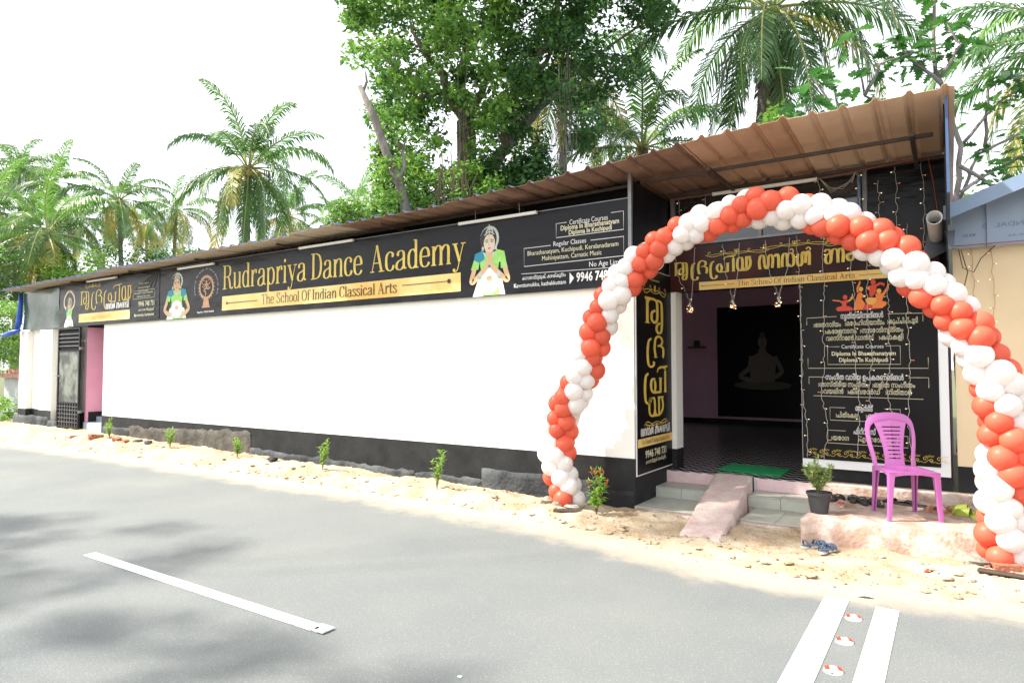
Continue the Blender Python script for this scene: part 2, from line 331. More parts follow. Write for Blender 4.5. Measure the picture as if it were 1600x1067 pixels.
class Flat:
    """flat print on a plane: origin o, directions U (right) and Vv (up), normal N (towards the viewer)"""
    def __init__(self, o, U=(1, 0, 0), Vv=(0, 0, 1), N=(0, -1, 0), base=0.0008):
        self.o = V(o); self.U = V(U); self.W = V(Vv); self.N = V(N); self.mb = MB(); self.base = base; self.k = 0
    def pt(self, u, v, n): return self.o+self.U*u+self.W*v+self.N*n
    def layer(self): self.k += 1; return self.base+self.k*0.00012
    def poly(self, pts, m, n=None):
        n = n or self.layer()
        self.mb.add([self.pt(u, v, n) for u, v in pts], [tuple(range(len(pts)))], m)
    def rect(self, u0, v0, u1, v1, m): self.poly([(u0, v0), (u1, v0), (u1, v1), (u0, v1)], m)
    def ell(self, u, v, a, b, m, n=16): self.poly([(u+a*math.cos(2*PI*k/n), v+b*math.sin(2*PI*k/n)) for k in range(n)], m)
    def stroke(self, pts, w, m, smooth=True, wf=None, n=None):
        if smooth: pts = catmull(pts)
        n = n or self.layer(); vs = []; N = len(pts)
        for i, p in enumerate(pts):
            a = pts[max(i-1, 0)]; b = pts[min(i+1, N-1)]
            dx, dy = b[0]-a[0], b[1]-a[1]; L = math.hypot(dx, dy) or 1
            h = (wf(dx/L, dy/L) if wf else w)/2
            vs += [self.pt(p[0]-dy/L*h, p[1]+dx/L*h, n), self.pt(p[0]+dy/L*h, p[1]-dx/L*h, n)]
        self.mb.add(vs, [(2*i+1, 2*i+3, 2*i+2, 2*i) for i in range(N-1)], m)
    def line(self, pts, w, m): self.stroke(pts, w, m, smooth=False)
    def nib(self, toks, u, v, h, m, wscale=1.0, thick=11.5, thin=3.2, width=None):
        """draws toks with cap height h; width = total width wanted"""
        toks = list(toks) if isinstance(toks, str) else toks
        adv = [20 if t == ' ' else G[t][0] for t in toks]
        s = h/100.0; sx = s*wscale
        if width: sx = width/sum(adv)
        r = sx/s
        x = u
        for t, a in zip(toks, adv):
            if t != ' ':
                for kind, d in G[t][1]:
                    if kind in 'slT' or kind == 't':
                        P = [(x+px*sx, v+py*s) for px, py in d]
                        if kind in 'sl':
                            f = lambda dx, dy: (thin+(thick*min(1, r*0.55+0.45)-thin)*abs(dy)**1.6)*s
                        else: f = lambda dx, dy: thin*1.15*s
                        self.stroke(P, 0, m, smooth=kind in 'sT', wf=f)
                    elif kind == 'f': self.rect(x+d[0]*sx, v+(d[2]-1.8)*s, x+d[1]*sx, v+(d[2]+1.8)*s, m)
                    elif kind == 'b': self.ell(x+d[0]*sx, v+d[1]*s, d[2]*s*min(1, r*0.8), d[2]*s, m, 12)
            x += a*sx
        return x
    def text(self, s, u, v, h, m, width=None, bold=0.0, align='L', rot=0.0, mirror=False):
        """plain lettering, h = capital height"""
        cu = bpy.data.curves.new('lettering', 'FONT'); cu.body = s; cu.resolution_u = 2; cu.size = 1.0; cu.offset = bold
        ml = any(ord(ch) > 0xD00 and ord(ch) < 0xD80 for ch in s)
        if ml: cu.offset = 0; cu.fill_mode = 'NONE'; cu.bevel_depth = .016+bold*.5; cu.bevel_resolution = 0; cu.resolution_u = 1
        ob = bpy.data.objects.new('lettering', cu); C.objects.link(ob)
        dg = bpy.context.evaluated_depsgraph_get(); me = ob.evaluated_get(dg).to_mesh()
        vs = [(p.co.x, p.co.y, p.co.z) for p in me.vertices]; fs = [tuple(p.vertices) for p in me.polygons]
        ob.evaluated_get(dg).to_mesh_clear()
        bpy.data.objects.remove(ob); bpy.data.curves.remove(cu)
        if not vs: return
        x0 = min(p[0] for p in vs); x1 = max(p[0] for p in vs)
        sc = h/0.70; sx = sc if not width else width/(x1-x0)
        W0 = (x1-x0)*sx
        off = {'L': 0, 'C': -W0/2, 'R': -W0}[align]
        n = self.layer()+(.0006 if ml else 0); c, si = math.cos(rot), math.sin(rot); out = []
        for p in vs:
            a = (p[0]-x0)*sx; b = p[1]*sc
            if mirror: a = W0-a
            a += off
            out.append(self.pt(u+a*c-b*si, v+a*si+b*c, n+p[2]*sc*.25))
        self.mb.add(out, fs, m)
    def frame(self, u0, v0, u1, v1, w, m, gap=None):
        self.line([(u0, v1), (u0, v0)], w, m); self.line([(u0, v0), (u1, v0)], w, m); self.line([(u1, v0), (u1, v1)], w, m)
        if gap: self.line([(u0, v1), (gap[0], v1)], w, m); self.line([(gap[1], v1), (u1, v1)], w, m)
        else: self.line([(u0, v1), (u1, v1)], w, m)
    def spiral(self, u, v, r, a0, turns, w, m, squash=1.0):
        n = 22
        self.line([(u+r*(1-0.8*k/n)*math.cos(a0+turns*2*PI*k/n), v+squash*r*(1-0.8*k/n)*math.sin(a0+turns*2*PI*k/n)) for k in range(n+1)], w, m)
    def build(self, name, parent, label=None):
        if self.mb.v: return self.mb.build(name, None, parent, label=label)

def scroll(F, u, v, wid, hgt, w, m):
    """mirrored gold flourish centred on (u, v)"""
    for s in (-1, 1):
        F.stroke([(u, v+hgt*.05), (u+s*wid*.12, v+hgt*.18), (u+s*wid*.25, v-hgt*.05), (u+s*wid*.4, v-hgt*.18), (u+s*wid*.5, v+hgt*.1)], w, m)
        F.stroke([(u, v-hgt*.1), (u+s*wid*.14, v-hgt*.0), (u+s*wid*.27, v+hgt*.15), (u+s*wid*.42, v+hgt*.02)], w, m)
        F.spiral(u+s*wid*.43, v+hgt*.28, hgt*.26, -PI/2, s*0.85, w, m)
        F.spiral(u+s*wid*.2, v+hgt*.32, hgt*.2, -PI/2, -s*0.85, w, m)
    for k in range(3): F.stroke([(u, v+hgt*.1), (u+(k-1)*wid*.03, v+hgt*.35), (u+(k-1)*wid*.015, v+hgt*.5)], w*1.6, m)

def figure(F, u, v, sx, sy, pose):
    """printed half-length picture of a classical dancer; own units: x -180..180, y 0..640 (bottom to top)"""
    def q(pts): return [(u+x*sx, v+y*sy) for x, y in pts]
    P = lambda pts, m: F.poly(q(pts), m)
    def E(x, y, a, b, m, n=18): F.ell(u+x*sx, v+y*sy, a*sx, b*sy, m, n)
    def Lw(pts, w, m): F.stroke(q(pts), w*sx, m)
    E(0, 510, 84, 118, 'psilver'); E(-10, 505, 74, 108, 'ink'); E(0, 566, 34, 46, 'psilver'); E(0, 560, 26, 34, 'ink')
    P([(-30, 330), (30, 330), (38, 430), (-38, 430)], 'skin')                                  # neck
    P([(-112, 0), (112, 0), (92, 120), (72, 250), (-72, 250), (-92, 120)], 'pgreen')           # skirt
    P([(-150, -5), (-60, -5), (-66, 160), (-100, 150)], 'pwhite'); P([(70, 150), (110, 140), (138, 0), (92, 0)], 'pwhite')
    P([(-78, 240), (78, 240), (96, 380), (60, 400), (0, 360), (-60, 400), (-96, 380)], 'pgreen')   # bodice
    if pose == 'up':
        P([(-90, 380), (-60, 400), (-40, 340), (-80, 300)], 'pblue')
        for s in (-1, 1): Lw([(s*75, 370), (s*150, 470), (s*150, 620), (s*70, 740), (s*8, 770)], 34, 'skinpale')
    else:
        P([(-130, 385), (-55, 412), (-42, 330), (-92, 300), (-140, 330)], 'pblue')
        P([(130, 385), (55, 412), (60, 300), (100, 290), (142, 320)], 'pblue' if pose == 'hips' else 'pgreen')
        P([(-140, 330), (-90, 300), (-100, 240), (-168, 240)], 'pgreen'); P([(140, 320), (98, 290), (100, 235), (160, 235)], 'pgreen')
    P([(-60, 395), (0, 352), (60, 395), (50, 372), (0, 325), (-50, 372)], 'psilver')           # necklace
    E(0, 150, 74, 100, 'pwhite'); 
    for k in range(9):
        a = PI*(0.05+0.9*k/8); E(70*math.cos(a+PI), 130-95*math.sin(a), 22, 26, 'pwhite', 10)
    E(2, 150, 26, 26, 'skin')
    if pose == 'hands':
        for s in (-1, 1):
            Lw([(s*134, 245), (s*160, 150), (s*150, 128), (s*105, 170), (s*48, 232), (s*18, 268)], 38, 'skin')
            E(s*82, 190, 16, 24, 'psilver')
        P([(-34, 250), (34, 250), (24, 330), (9, 440), (1, 448), (-8, 440), (-24, 330)], 'skin'); Lw([(0, 250), (0, 340), (0, 440)], 2.5, 'bronze')
        E(0, 438, 10, 16, 'pred', 8); E(0, 262, 13, 13, 'pblue', 10)
    if pose == 'hips':
        for s in (-1, 1):
            Lw([(s*140, 240), (s*172, 150), (s*165, 110), (s*110, 60), (s*70, 70)], 36, 'skin'); E(s*88, 62, 14, 20, 'psilver')
    if pose == 'up':
        E(-75, 380, 22, 60, 'pblue')
    E(0, 470, 50, 84, 'skin' if pose != 'hands' else 'skinpale')                                # face
    P([(-46, 530), (-30, 560), (0, 572), (30, 560), (46, 530), (24, 548), (0, 552), (-24, 548)], 'ink')
    Lw([(-44, 545), (0, 575), (44, 545)], 9, 'psilver'); Lw([(0, 640), (0, 575), (0, 530)], 8, 'psilver')
    for s in (-1, 1):
        Lw([(s*9, 492), (s*22, 502), (s*38, 494)], 5, 'ink'); E(s*23, 480, 12, 5, 'pwhite', 10); E(s*23, 480, 6, 5, 'ink', 8)
        Lw([(s*10, 478), (s*24, 487), (s*38, 479)], 3, 'ink')
        E(s*58, 430, 11, 16, 'psilver', 8); P([(s*58-13, 408), (s*58+13, 408), (s*58, 428)], 'psilver')
    Lw([(-3, 478), (-5, 452), (4, 446)], 3, 'bronze'); E(0, 424, 14, 7, 'pred', 10); E(0, 508, 4, 5, 'pred', 8)

def flames(F, u, v, a, b):
    """printed emblem: bronze ring of flames on a pedestal with a dancing figure"""
    n = 22
    for k in range(n):
        t = -PI/2+2*PI*(k+0.5)/n
        if abs(((t+PI/2+PI) % (2*PI))-PI) < 0.25: continue
        c, s = math.cos(t), math.sin(t)
        F.poly([(u+a*1.05*math.cos(t-.09), v+b*1.05*math.sin(t-.09)), (u+a*1.05*math.cos(t+.09), v+b*1.05*math.sin(t+.09)), (u+a*1.28*c, v+b*1.24*s)], 'bronze')
    F.stroke([(u+a*math.cos(2*PI*k/24), v+b*math.sin(2*PI*k/24)) for k in range(25)], a*0.22, 'bronze', smooth=False)
    F.ell(u, v+b*.52, a*.13, b*.12, 'bronze')
    for p, w in (([(0, .42), (.05, .1), (-.05, -.1)], .2), ([(-.05, -.1), (-.35, -.25), (-.05, -.5), (-.15, -.8)], .13), ([(0, -.1), (.35, -.15), (.6, .0)], .12),
                 ([(0, .35), (-.4, .25), (-.65, .5)], .08), ([(0, .35), (.4, .3), (.65, .55)], .08), ([(0, .3), (-.35, .05), (-.6, .1)], .08), ([(0, .3), (.3, .12), (.25, -.05)], .08),
                 ([(-.2, .6), (-.5, .7)], .06), ([(.2, .6), (.5, .7)], .06)):
        F.stroke([(u+x*a, v+y*b) for x, y in p], a*w, 'bronze', smooth=len(p) > 2)
    F.poly([(u-a*.5, v-b*1.75), (u+a*.5, v-b*1.75), (u+a*.36, v-b*1.1), (u-a*.36, v-b*1.1)], 'bronze')
    F.rect(u-a*.6, v-b*1.9, u+a*.6, v-b*1.76, 'bronze')
# ================================================================ SETTING
def lerp(tab, x):
    if x <= tab[0][0]: return tab[0][1]
    for (a, p), (b, q) in zip(tab, tab[1:]):
        if x <= b: return p+(q-p)*(x-a)/(b-a)
    return tab[-1][1]
def sstep(a, b, x):
    t = max(0, min(1, (x-a)/(b-a))); return t*t*(3-2*t)
EDGE = [(-40, 5.2), (-20, 5.5), (-15, 5.95), (-12, 6.05), (-5.9, 6.03), (-3.4, 5.87), (-2.4, 5.66), (-1.2, 5.34), (-.35, 5.40), (.4, 5.62), (1.2, 5.8), (8, 5.9)]
BASE = [(-30, .30), (-15, .25), (-10, .15), (-6, .10), (-3, .03), (-1.2, .02), (0, .05), (8, .05)]
def ground_z(x, y):
    e = lerp(EDGE, x); b = lerp(BASE, x)
    t = (y-e)/1.0
    n = noise.noise(V((x*1.3, y*2.2, 0)))*.035+noise.noise(V((x*5, y*6, 3)))*.030+abs(noise.noise(V((x*13, y*15, 7))))*.030+noise.noise(V((x*34, y*36, 9)))*.010
    ridge = 0.055*math.exp(-((t-.38)/.2)**2)*(1 if x < -3 else .45)*(1+noise.noise(V((x*2.1, 5, 0))))
    return -0.012+(b*.9+.012)*sstep(0, .75, t)+ridge+n*sstep(-.02, .3, t)

# ground: one sheet to the horizon
mb = MB(); mb.add([(-600, -600, -.06), (600, -600, -.06), (600, 600, -.06), (-600, 600, -.06)], [(0, 1, 2, 3)])
M['earth'] = mat('green_brown_ground', (0.10, 0.075, 0.04), 0.95, col2=(0.06, 0.11, 0.03), vscale=.35, bump=.6, bscale=3)
mb.build('ground', 'earth', kind='structure')

# road
def road_material():
    m = mat('asphalt', (0.148, 0.158, 0.156), 0.82, var=0.22, vscale=110, bump=0.55, bscale=260, detail=3)
    nt = m.node_tree; p = nt.nodes['Principled BSDF']
    src = p.inputs['Base Color'].links[0].from_socket
    geo = [n for n in nt.nodes if n.type == 'NEW_GEOMETRY'][0]
    n1 = nt.nodes.new('ShaderNodeTexNoise'); n1.inputs['Scale'].default_value = .9; n1.inputs['Detail'].default_value = 5
    nt.links.new(geo.outputs['Position'], n1.inputs['Vector'])
    r1 = nt.nodes.new('ShaderNodeValToRGB'); r1.color_ramp.elements[0].position = .3; r1.color_ramp.elements[1].position = .75
    r1.color_ramp.elements[0].color = (.88, .9, .92, 1); r1.color_ramp.elements[1].color = (1.14, 1.13, 1.08, 1)
    nt.links.new(n1.outputs['Fac'], r1.inputs['Fac'])
    mul = nt.nodes.new('ShaderNodeMix'); mul.data_type = 'RGBA'; mul.blend_type = 'MULTIPLY'; mul.inputs['Factor'].default_value = 1
    nt.links.new(src, mul.inputs['A']); nt.links.new(r1.outputs['Color'], mul.inputs['B'])
    # pale specks of worn aggregate
    vo = nt.nodes.new('ShaderNodeTexVoronoi'); vo.inputs['Scale'].default_value = 55
    nt.links.new(geo.outputs['Position'], vo.inputs['Vector'])
    sp = nt.nodes.new('ShaderNodeMapRange'); sp.inputs['From Min'].default_value = .10; sp.inputs['From Max'].default_value = .32
    sp.inputs['To Min'].default_value = .38; sp.inputs['To Max'].default_value = 0
    nt.links.new(vo.outputs['Distance'], sp.inputs['Value'])
    mx = nt.nodes.new('ShaderNodeMix'); mx.data_type = 'RGBA'; mx.inputs['B'].default_value = (.34, .34, .32, 1)
    nt.links.new(sp.outputs[0], mx.inputs['Factor']); nt.links.new(mul.outputs['Result'], mx.inputs['A'])
    # dust blown on from the verge
    at = nt.nodes.new('ShaderNodeAttribute'); at.attribute_name = 'dust'
    n2 = nt.nodes.new('ShaderNodeTexNoise'); n2.inputs['Scale'].default_value = 2.2; n2.inputs['Detail'].default_value = 9; n2.inputs['Roughness'].default_value = .7
    nt.links.new(geo.outputs['Position'], n2.inputs['Vector'])
    ad = nt.nodes.new('ShaderNodeMath'); ad.operation = 'MULTIPLY_ADD'; ad.inputs[1].default_value = 1.1; ad.inputs[2].default_value = -.55
    nt.links.new(n2.outputs['Fac'], ad.inputs[0])
    s2 = nt.nodes.new('ShaderNodeMath'); s2.operation = 'ADD'; s2.use_clamp = True
    nt.links.new(at.outputs['Fac'], s2.inputs[0]); nt.links.new(ad.outputs[0], s2.inputs[1])
    sm = nt.nodes.new('ShaderNodeMapRange'); sm.interpolation_type = 'SMOOTHSTEP'
    sm.inputs['From Min'].default_value = .25; sm.inputs['From Max'].default_value = .95
    nt.links.new(s2.outputs[0], sm.inputs['Value'])
    dm = nt.nodes.new('ShaderNodeMix'); dm.data_type = 'RGBA'; dm.inputs['B'].default_value = (.43, .36, .27, 1)
    nt.links.new(sm.outputs[0], dm.inputs['Factor']); nt.links.new(mx.outputs['Result'], dm.inputs['A'])
    nt.links.new(dm.outputs['Result'], p.inputs['Base Color'])
    return m
M['asphalt'] = road_material()
nx, ny = 180, 44
vs = []; du = []
for j in range(ny+1):
    for i in range(nx+1):
        x = -70+100*i/nx if False else (-90+66*(i/30) if i < 30 else -24+34*(i-30)/(nx-30)); y = -.9+7.2*j/ny
        vs.append((x, y, 0.0)); du.append(max(0, min(1, 1-(lerp(EDGE, x)-y)/(.85 if x < -1.5 else .62))))
me = bpy.data.meshes.new('road')
me.from_pydata(vs, [], [(j*(nx+1)+i, j*(nx+1)+i+1, (j+1)*(nx+1)+i+1, (j+1)*(nx+1)+i) for j in range(ny) for i in range(nx)])
a = me.attributes.new('dust', 'FLOAT', 'POINT'); a.data.foreach_set('value', du)
me.materials.append(M['asphalt'])
o = bpy.data.objects.new('road', me); C.objects.link(o); o['kind'] = 'structure'
# far verge of the road (camera side)
mb = MB(); mb.add([(-90, -6, -.02), (12, -6, -.02), (12, -.85, .012), (-90, -.85, .012)], [(0, 1, 2, 3)])
M['sand'] = mat('pale_sandy_soil', (0.30, 0.215, 0.13), 0.95, col2=(0.47, 0.39, 0.28), vscale=2.6, bump=1.0, bscale=34, contrast=0.06)
mb.build('far_verge', 'sand', kind='structure')
# verge
xs = [-60+ (60-22)*i/60 for i in range(60)]+[-22+i*.042 for i in range(int(27/.042))]+[5+i*.3 for i in range(20)]
ys = [-.12+i*.034 for i in range(int(1.9/.034))]
vs = []; 
for x in xs:
    e = lerp(EDGE, x)+noise.noise(V((x*.8, 1, 0)))*.06+noise.noise(V((x*4, 2, 0)))*.03
    for d in ys:
        y = e+d; vs.append((x, y, ground_z(x, y)-(.03 if d < -.05 else 0)))
n = len(ys)
me = bpy.data.meshes.new('verge')
me.from_pydata(vs, [], [(i*n+j, (i+1)*n+j, (i+1)*n+j+1, i*n+j+1) for i in range(len(xs)-1) for j in range(n-1)])
me.polygons.foreach_set('use_smooth', [True]*len(me.polygons)); me.materials.append(M['sand'])
o = bpy.data.objects.new('sandy_verge', me); C.objects.link(o); o['kind'] = 'structure'
# gravel scattered over the verge
mb = MB()
for k in range(1300):
    x = rnd.uniform(-19, 1.5) if k % 3 else rnd.uniform(-4.5, 1); e = lerp(EDGE, x); y = e+abs(rnd.gauss(.35, .35))-.06
    if y > 6.85: continue
    if x > -1.2 and y > 6.4: continue
    r = rnd.uniform(.004, .013) if rnd.random() < .93 else rnd.uniform(.014, .026)
    mb.blob((x, y, ground_z(x, y)+r*.3), (r, r*.8, r*.6), ('stone', 'brick', 'sand')[0 if rnd.random() < .5 else (1 if rnd.random() < .05 else 2)], n=5, seed=k, amp=.4)
mb.build('gravel', None, kind='stuff')

# clods of dry soil along the lip of the verge
mb = MB()
for k in range(190):
    x = rnd.uniform(-14, 1.2); e = lerp(EDGE, x); y = e+abs(rnd.gauss(.12, .22))
    if x > -1.2 and y > 6.35: continue
    r = rnd.uniform(.012, .036); mb.blob((x, y, ground_z(x, y)+r*.15), (r*1.3, r, r*.4), 'sand', n=9, seed=k+.5, amp=.9)
mb.build('soil_clods', None, kind='stuff', smooth=True)
# worn paint: chips let the asphalt through
def worn_paint():
    m = M['paint']; nt = m.node_tree; p = nt.nodes['Principled BSDF']; src = p.inputs['Base Color'].links[0].from_socket
    geo = [n for n in nt.nodes if n.type == 'NEW_GEOMETRY'][0]
    n = nt.nodes.new('ShaderNodeTexNoise'); n.inputs['Scale'].default_value = 38; n.inputs['Detail'].default_value = 8; n.inputs['Roughness'].default_value = .75
    n3 = nt.nodes.new('ShaderNodeTexNoise'); n3.inputs['Scale'].default_value = 2.5
    nt.links.new(geo.outputs['Position'], n.inputs['Vector']); nt.links.new(geo.outputs['Position'], n3.inputs['Vector'])
    a = nt.nodes.new('ShaderNodeMath'); a.operation = 'MULTIPLY_ADD'; a.inputs[1].default_value = .45; nt.links.new(n3.outputs['Fac'], a.inputs[0]); nt.links.new(n.outputs['Fac'], a.inputs[2])
    r = nt.nodes.new('ShaderNodeMapRange'); r.inputs['From Min'].default_value = .83; r.inputs['From Max'].default_value = .88; nt.links.new(a.outputs[0], r.inputs['Value'])
    mx = nt.nodes.new('ShaderNodeMix'); mx.data_type = 'RGBA'; mx.inputs['B'].default_value = (.17, .175, .17, 1)
    nt.links.new(r.outputs[0], mx.inputs['Factor']); nt.links.new(src, mx.inputs['A']); nt.links.new(mx.outputs['Result'], p.inputs['Base Color'])
worn_paint()
# road markings
def marking(x0, x1, y0, y1, m, worn=False, z=.004):
    b = MB(); n = max(2, int((y1-y0)/.12)); 
    for i in range(n):
        a, c = y0+(y1-y0)*i/n, y0+(y1-y0)*(i+1)/n
        b.add([(x0, a, z), (x1, a, z), (x1, c, z), (x0, c, z)], [(0, 1, 2, 3)])
    return b
def dashed(name, x0, x1, y, w):
    b = MB(); n = 20
    for i in range(n):
        a, c = x0+(x1-x0)*i/n, x0+(x1-x0)*(i+1)/n
        b.add([(a, y-w/2, .004), (c, y-w/2, .004), (c, y+w/2, .004), (a, y+w/2, .004)], [(0, 1, 2, 3)])
    b.build(name, 'paint', kind='structure')
dashed('centre_line', -6.2, -3.22, 2.77, .10)
for k in range(1, 8): dashed('centre_line', -6.2-k*7.5, -3.2-k*7.5, 2.77, .10)
dashed('centre_line', 1.3, 4.3, 2.77, .10)
marking(-.765, -.612, -.3, 5.12, 'paint').build('transverse_line', 'paint', kind='structure')
marking(-.447, -.312, -.3, 5.08, 'paint').build('transverse_line', 'paint', kind='structure')

# round red and white studs between the two transverse lines
def stud(x, y, rot, label, squash=1.0):
    t = thing('road_stud', label, 'road stud', (x, y, 0), 'road studs between the white lines')
    b = MB(); b.lathe([(.0, .020), (.022, .019), (.038, .013), (.048, .004), (.050, -.002)], n=20); b.v = [(p[0]+x, p[1]+y, p[2]+.001) for p in b.v]
    b.build('base', 'pvc', t, smooth=True)
    for s in (-1, 1):
        b = MB(); q = [(s*.020, -.024), (s*.042, -.018), (s*.042, .018), (s*.020, .024)]
        pts = [V((x+math.cos(rot)*u-math.sin(rot)*w, y+math.sin(rot)*u+math.cos(rot)*w, .0205 if abs(u) < .03 else .0125)) for u, w in q]
        if s < 0: pts = pts[::-1]
        b.prism(pts, (0, 0, .003)); b.build('reflector', 'pred', t)
    b = MB(); b.box(x-.006, x+.006, y-.048, y-.042, .003, .009); b.build('slot', 'dark', t)
stud(-.548, 4.772, .3, 'red and white road stud nearest the sandy verge')
stud(-.548, 4.341, .3, 'middle of the red and white road studs between the lines')
stud(-.548, 3.896, .3, 'red and white road stud nearest the bottom of the photo')
# metal end plate on the centre dash
t = thing('road_stud', 'flat worn grey stud set in the near end of the dashed line', 'road stud', (-3.22, 2.77, 0))
b = MB(); b.box(-3.29, -3.17, 2.72, 2.82, .005, .016); b.build('plate', 'paintworn', t, bevel=.004)
b = MB(); b.box(-3.262, -3.243, 2.735, 2.76, .0165, .019); b.build('lens', 'dark', t)

# ================================================================ THE BUILDING
B = thing('dance_school_building', 'long low white roadside building with black skirting and overhanging rusty sheet roof', 'building', (-9, 7.5, 0))
def bpart(name, m, boxes, parent=B, bevel=0, **k):
    b = MB()
    for q in boxes: b.box(*q)
    return b.build(name, m, parent, bevel=bevel, **k)
bpart('front_wall', 'wall', [(-15.08, -3.15, 6.92, 7.12, -.1, 2.56), (-19.3, -16.0, 7.02, 7.2, -.1, 2.56)])
bpart('pilaster', 'wall', [(-19.3, -18.86, 6.90, 7.018, -.1, 2.50)])
bpart('pilaster', 'wall', [(-18.15, -17.5, 6.90, 7.018, -.1, 2.50)])
bpart('return_wall', 'wall', [(-3.15, -2.95, 6.92, 8.3, -.1, 2.76)])
bpart('end_wall', 'wall', [(-19.3, -19.1, 7.2, 15.2, -.1, 3.5)])
bpart('skirting', 'skirt', [(-15.083, -3.0, 6.912, 6.919, -.1, .585), (-3.0, -2.943, 6.912, 6.919, -.1, .585), (-2.9495, -2.943, 6.92, 8.092, -.1, .585)])
bpart('skirting', 'skirt', [(-19.303, -18.855, 6.893, 6.899, -.1, .60), (-18.855, -18.85, 6.899, 7.012, -.1, .60), (-18.85, -18.155, 7.012, 7.019, -.1, .60), (-18.155, -17.495, 6.893, 6.899, -.1, .60), (-17.495, -16.0, 7.012, 7.019, -.1, .60)])
# rough cement footing below the skirting, in uneven lengths
def footing(x0, x1, ztop, proud, m, seed, rough=.02, wob=.03):
    b = MB(); nx = max(4, int((x1-x0)/.06)); nz = 7; vs = []
    for i in range(nx+1):
        x = x0+(x1-x0)*i/nx; zt = ztop(x) if callable(ztop) else ztop
        zt += wob*noise.noise(V((x*2.3, seed, 0)))+wob*.5*noise.noise(V((x*8, seed, 1)))
        row = [(6.93, zt+.012)]
        for j in range(nz+1):
            z = zt-(zt+.12)*j/nz; row.append((6.912-proud*(.55+.45*j/nz)*(1 if 0 < i < nx else .2), z))
        for (y, z) in row:
            d = rough*noise.noise(V((x*7, z*9, seed)))+rough*.6*noise.noise(V((x*19, z*21, seed+4)))
            vs.append((x, y-abs(d) if y < 6.92 else y, z+d*.4))
    r = nz+2
    b.add(vs, [(i*r+j, i*r+j+1, (i+1)*r+j+1, (i+1)*r+j) for i in range(nx) for j in range(r-1)])
    b.build('footing', m, B, smooth=True)
footing(-15.0, -13.9, .36, .05, 'plinth', 1)
footing(-13.9, -9.9, lambda x: .46+.03*(x+11.8), .022, 'bareplaster', 2, .03, .10)
footing(-9.9, -6.2, lambda x: .20-.02*(x+8), .06, 'plinth', 3, .03, .05)
footing(-6.2, -5.05, .16, .05, 'plinth', 5, .04, .06)
footing(-5.05, -3.35, .30, .07, 'plinth', 6, .008, .02)
footing(-3.35, -2.96, .22, .03, 'skirt', 7, .01, .03)
b = MB()
for k, (x0, x1) in enumerate([(-19.5, -17.6), (-17.6, -16.95)]):
    footing(x0, x1, .44 if k == 0 else .36, .09, 'plinth', 11+k, .03, .03)
# black ground floor slab edge, interior floor, room
M['floor'] = mat('black_zigzag_floor', (0.02, 0.02, 0.022), 0.25)
def zigzag(m):
    nt = m.node_tree; p = nt.nodes['Principled BSDF']
    geo = [n for n in nt.nodes if n.type == 'NEW_GEOMETRY'][0]
    sp = nt.nodes.new('ShaderNodeSeparateXYZ'); nt.links.new(geo.outputs['Position'], sp.inputs[0])
    def mth(op, a, b=None):
        n = nt.nodes.new('ShaderNodeMath'); n.operation = op
        for i, q in enumerate((a, b)):
            if q is None: continue
            if hasattr(q, 'links') or hasattr(q, 'is_linked'): nt.links.new(q, n.inputs[i])
            else: n.inputs[i].default_value = q
        return n.outputs[0]
    tri = mth('PINGPONG', sp.outputs['X'], .075)
    s = mth('ADD', mth('MULTIPLY', tri, 1.1), sp.outputs['Y'])
    f = mth('FRACT', mth('MULTIPLY', s, 6.0))
    g = mth('GREATER_THAN', f, .70)
    mx = nt.nodes.new('ShaderNodeMix'); mx.data_type = 'RGBA'; mx.inputs['A'].default_value = (.018, .018, .02, 1); mx.inputs['B'].default_value = (.55, .54, .53, 1)
    nt.links.new(g, mx.inputs['Factor']); nt.links.new(mx.outputs['Result'], p.inputs['Base Color'])
zigzag(M['floor'])
bpart('floor', 'floor', [(-9, 0.0, 8.3, 15, -.1, .34), (-2.94, -1.22, 7.9, 8.3, -.1, .34)])
bpart('interior_wall', 'pinkdark', [(-6.0, 0.02, 15.0, 15.15, .34, 3.4), (-8.9, -6.0, 15.0, 15.15, 2.9, 3.4), (-8.9, -6.0, 15.0, 15.15, .34, .9), (-9.2, -9.0, 8.3, 15, .34, 3.4), (-.02, .015, 8.3, 15, .34, 3.4), (-9.0, -3.15, 8.18, 8.28, .34, 3.4)])  # gap at the left of the rear wall: unseen opening added to light the hall
bpart('interior_skirting', 'skirt', [(-9.0, -.02, 14.985, 14.998, .34, .46)])
bpart('ceiling', 'wall', [(-9.1, 0.0, 8.3, 15.1, 3.4, 3.45)])
bpart('door_jamb', 'wall', [(-2.948, -2.87, 8.06, 8.3, .585, 2.56)])
bpart('door_jamb_base', 'skirt', [(-2.942, -2.868, 8.055, 8.3, .34, .584)])
bpart('entrance_wall', 'skirt', [(-1.40, .0, 8.10, 8.3, -.1, 2.56)])
bpart('entrance_lintel', 'blackvinyl', [(-2.948, .0, 8.10, 8.3, 2.562, 3.12)])
bpart('lintel_ledge', 'steel', [(-2.9, -.72, 8.02, 8.099, 3.123, 3.15)])
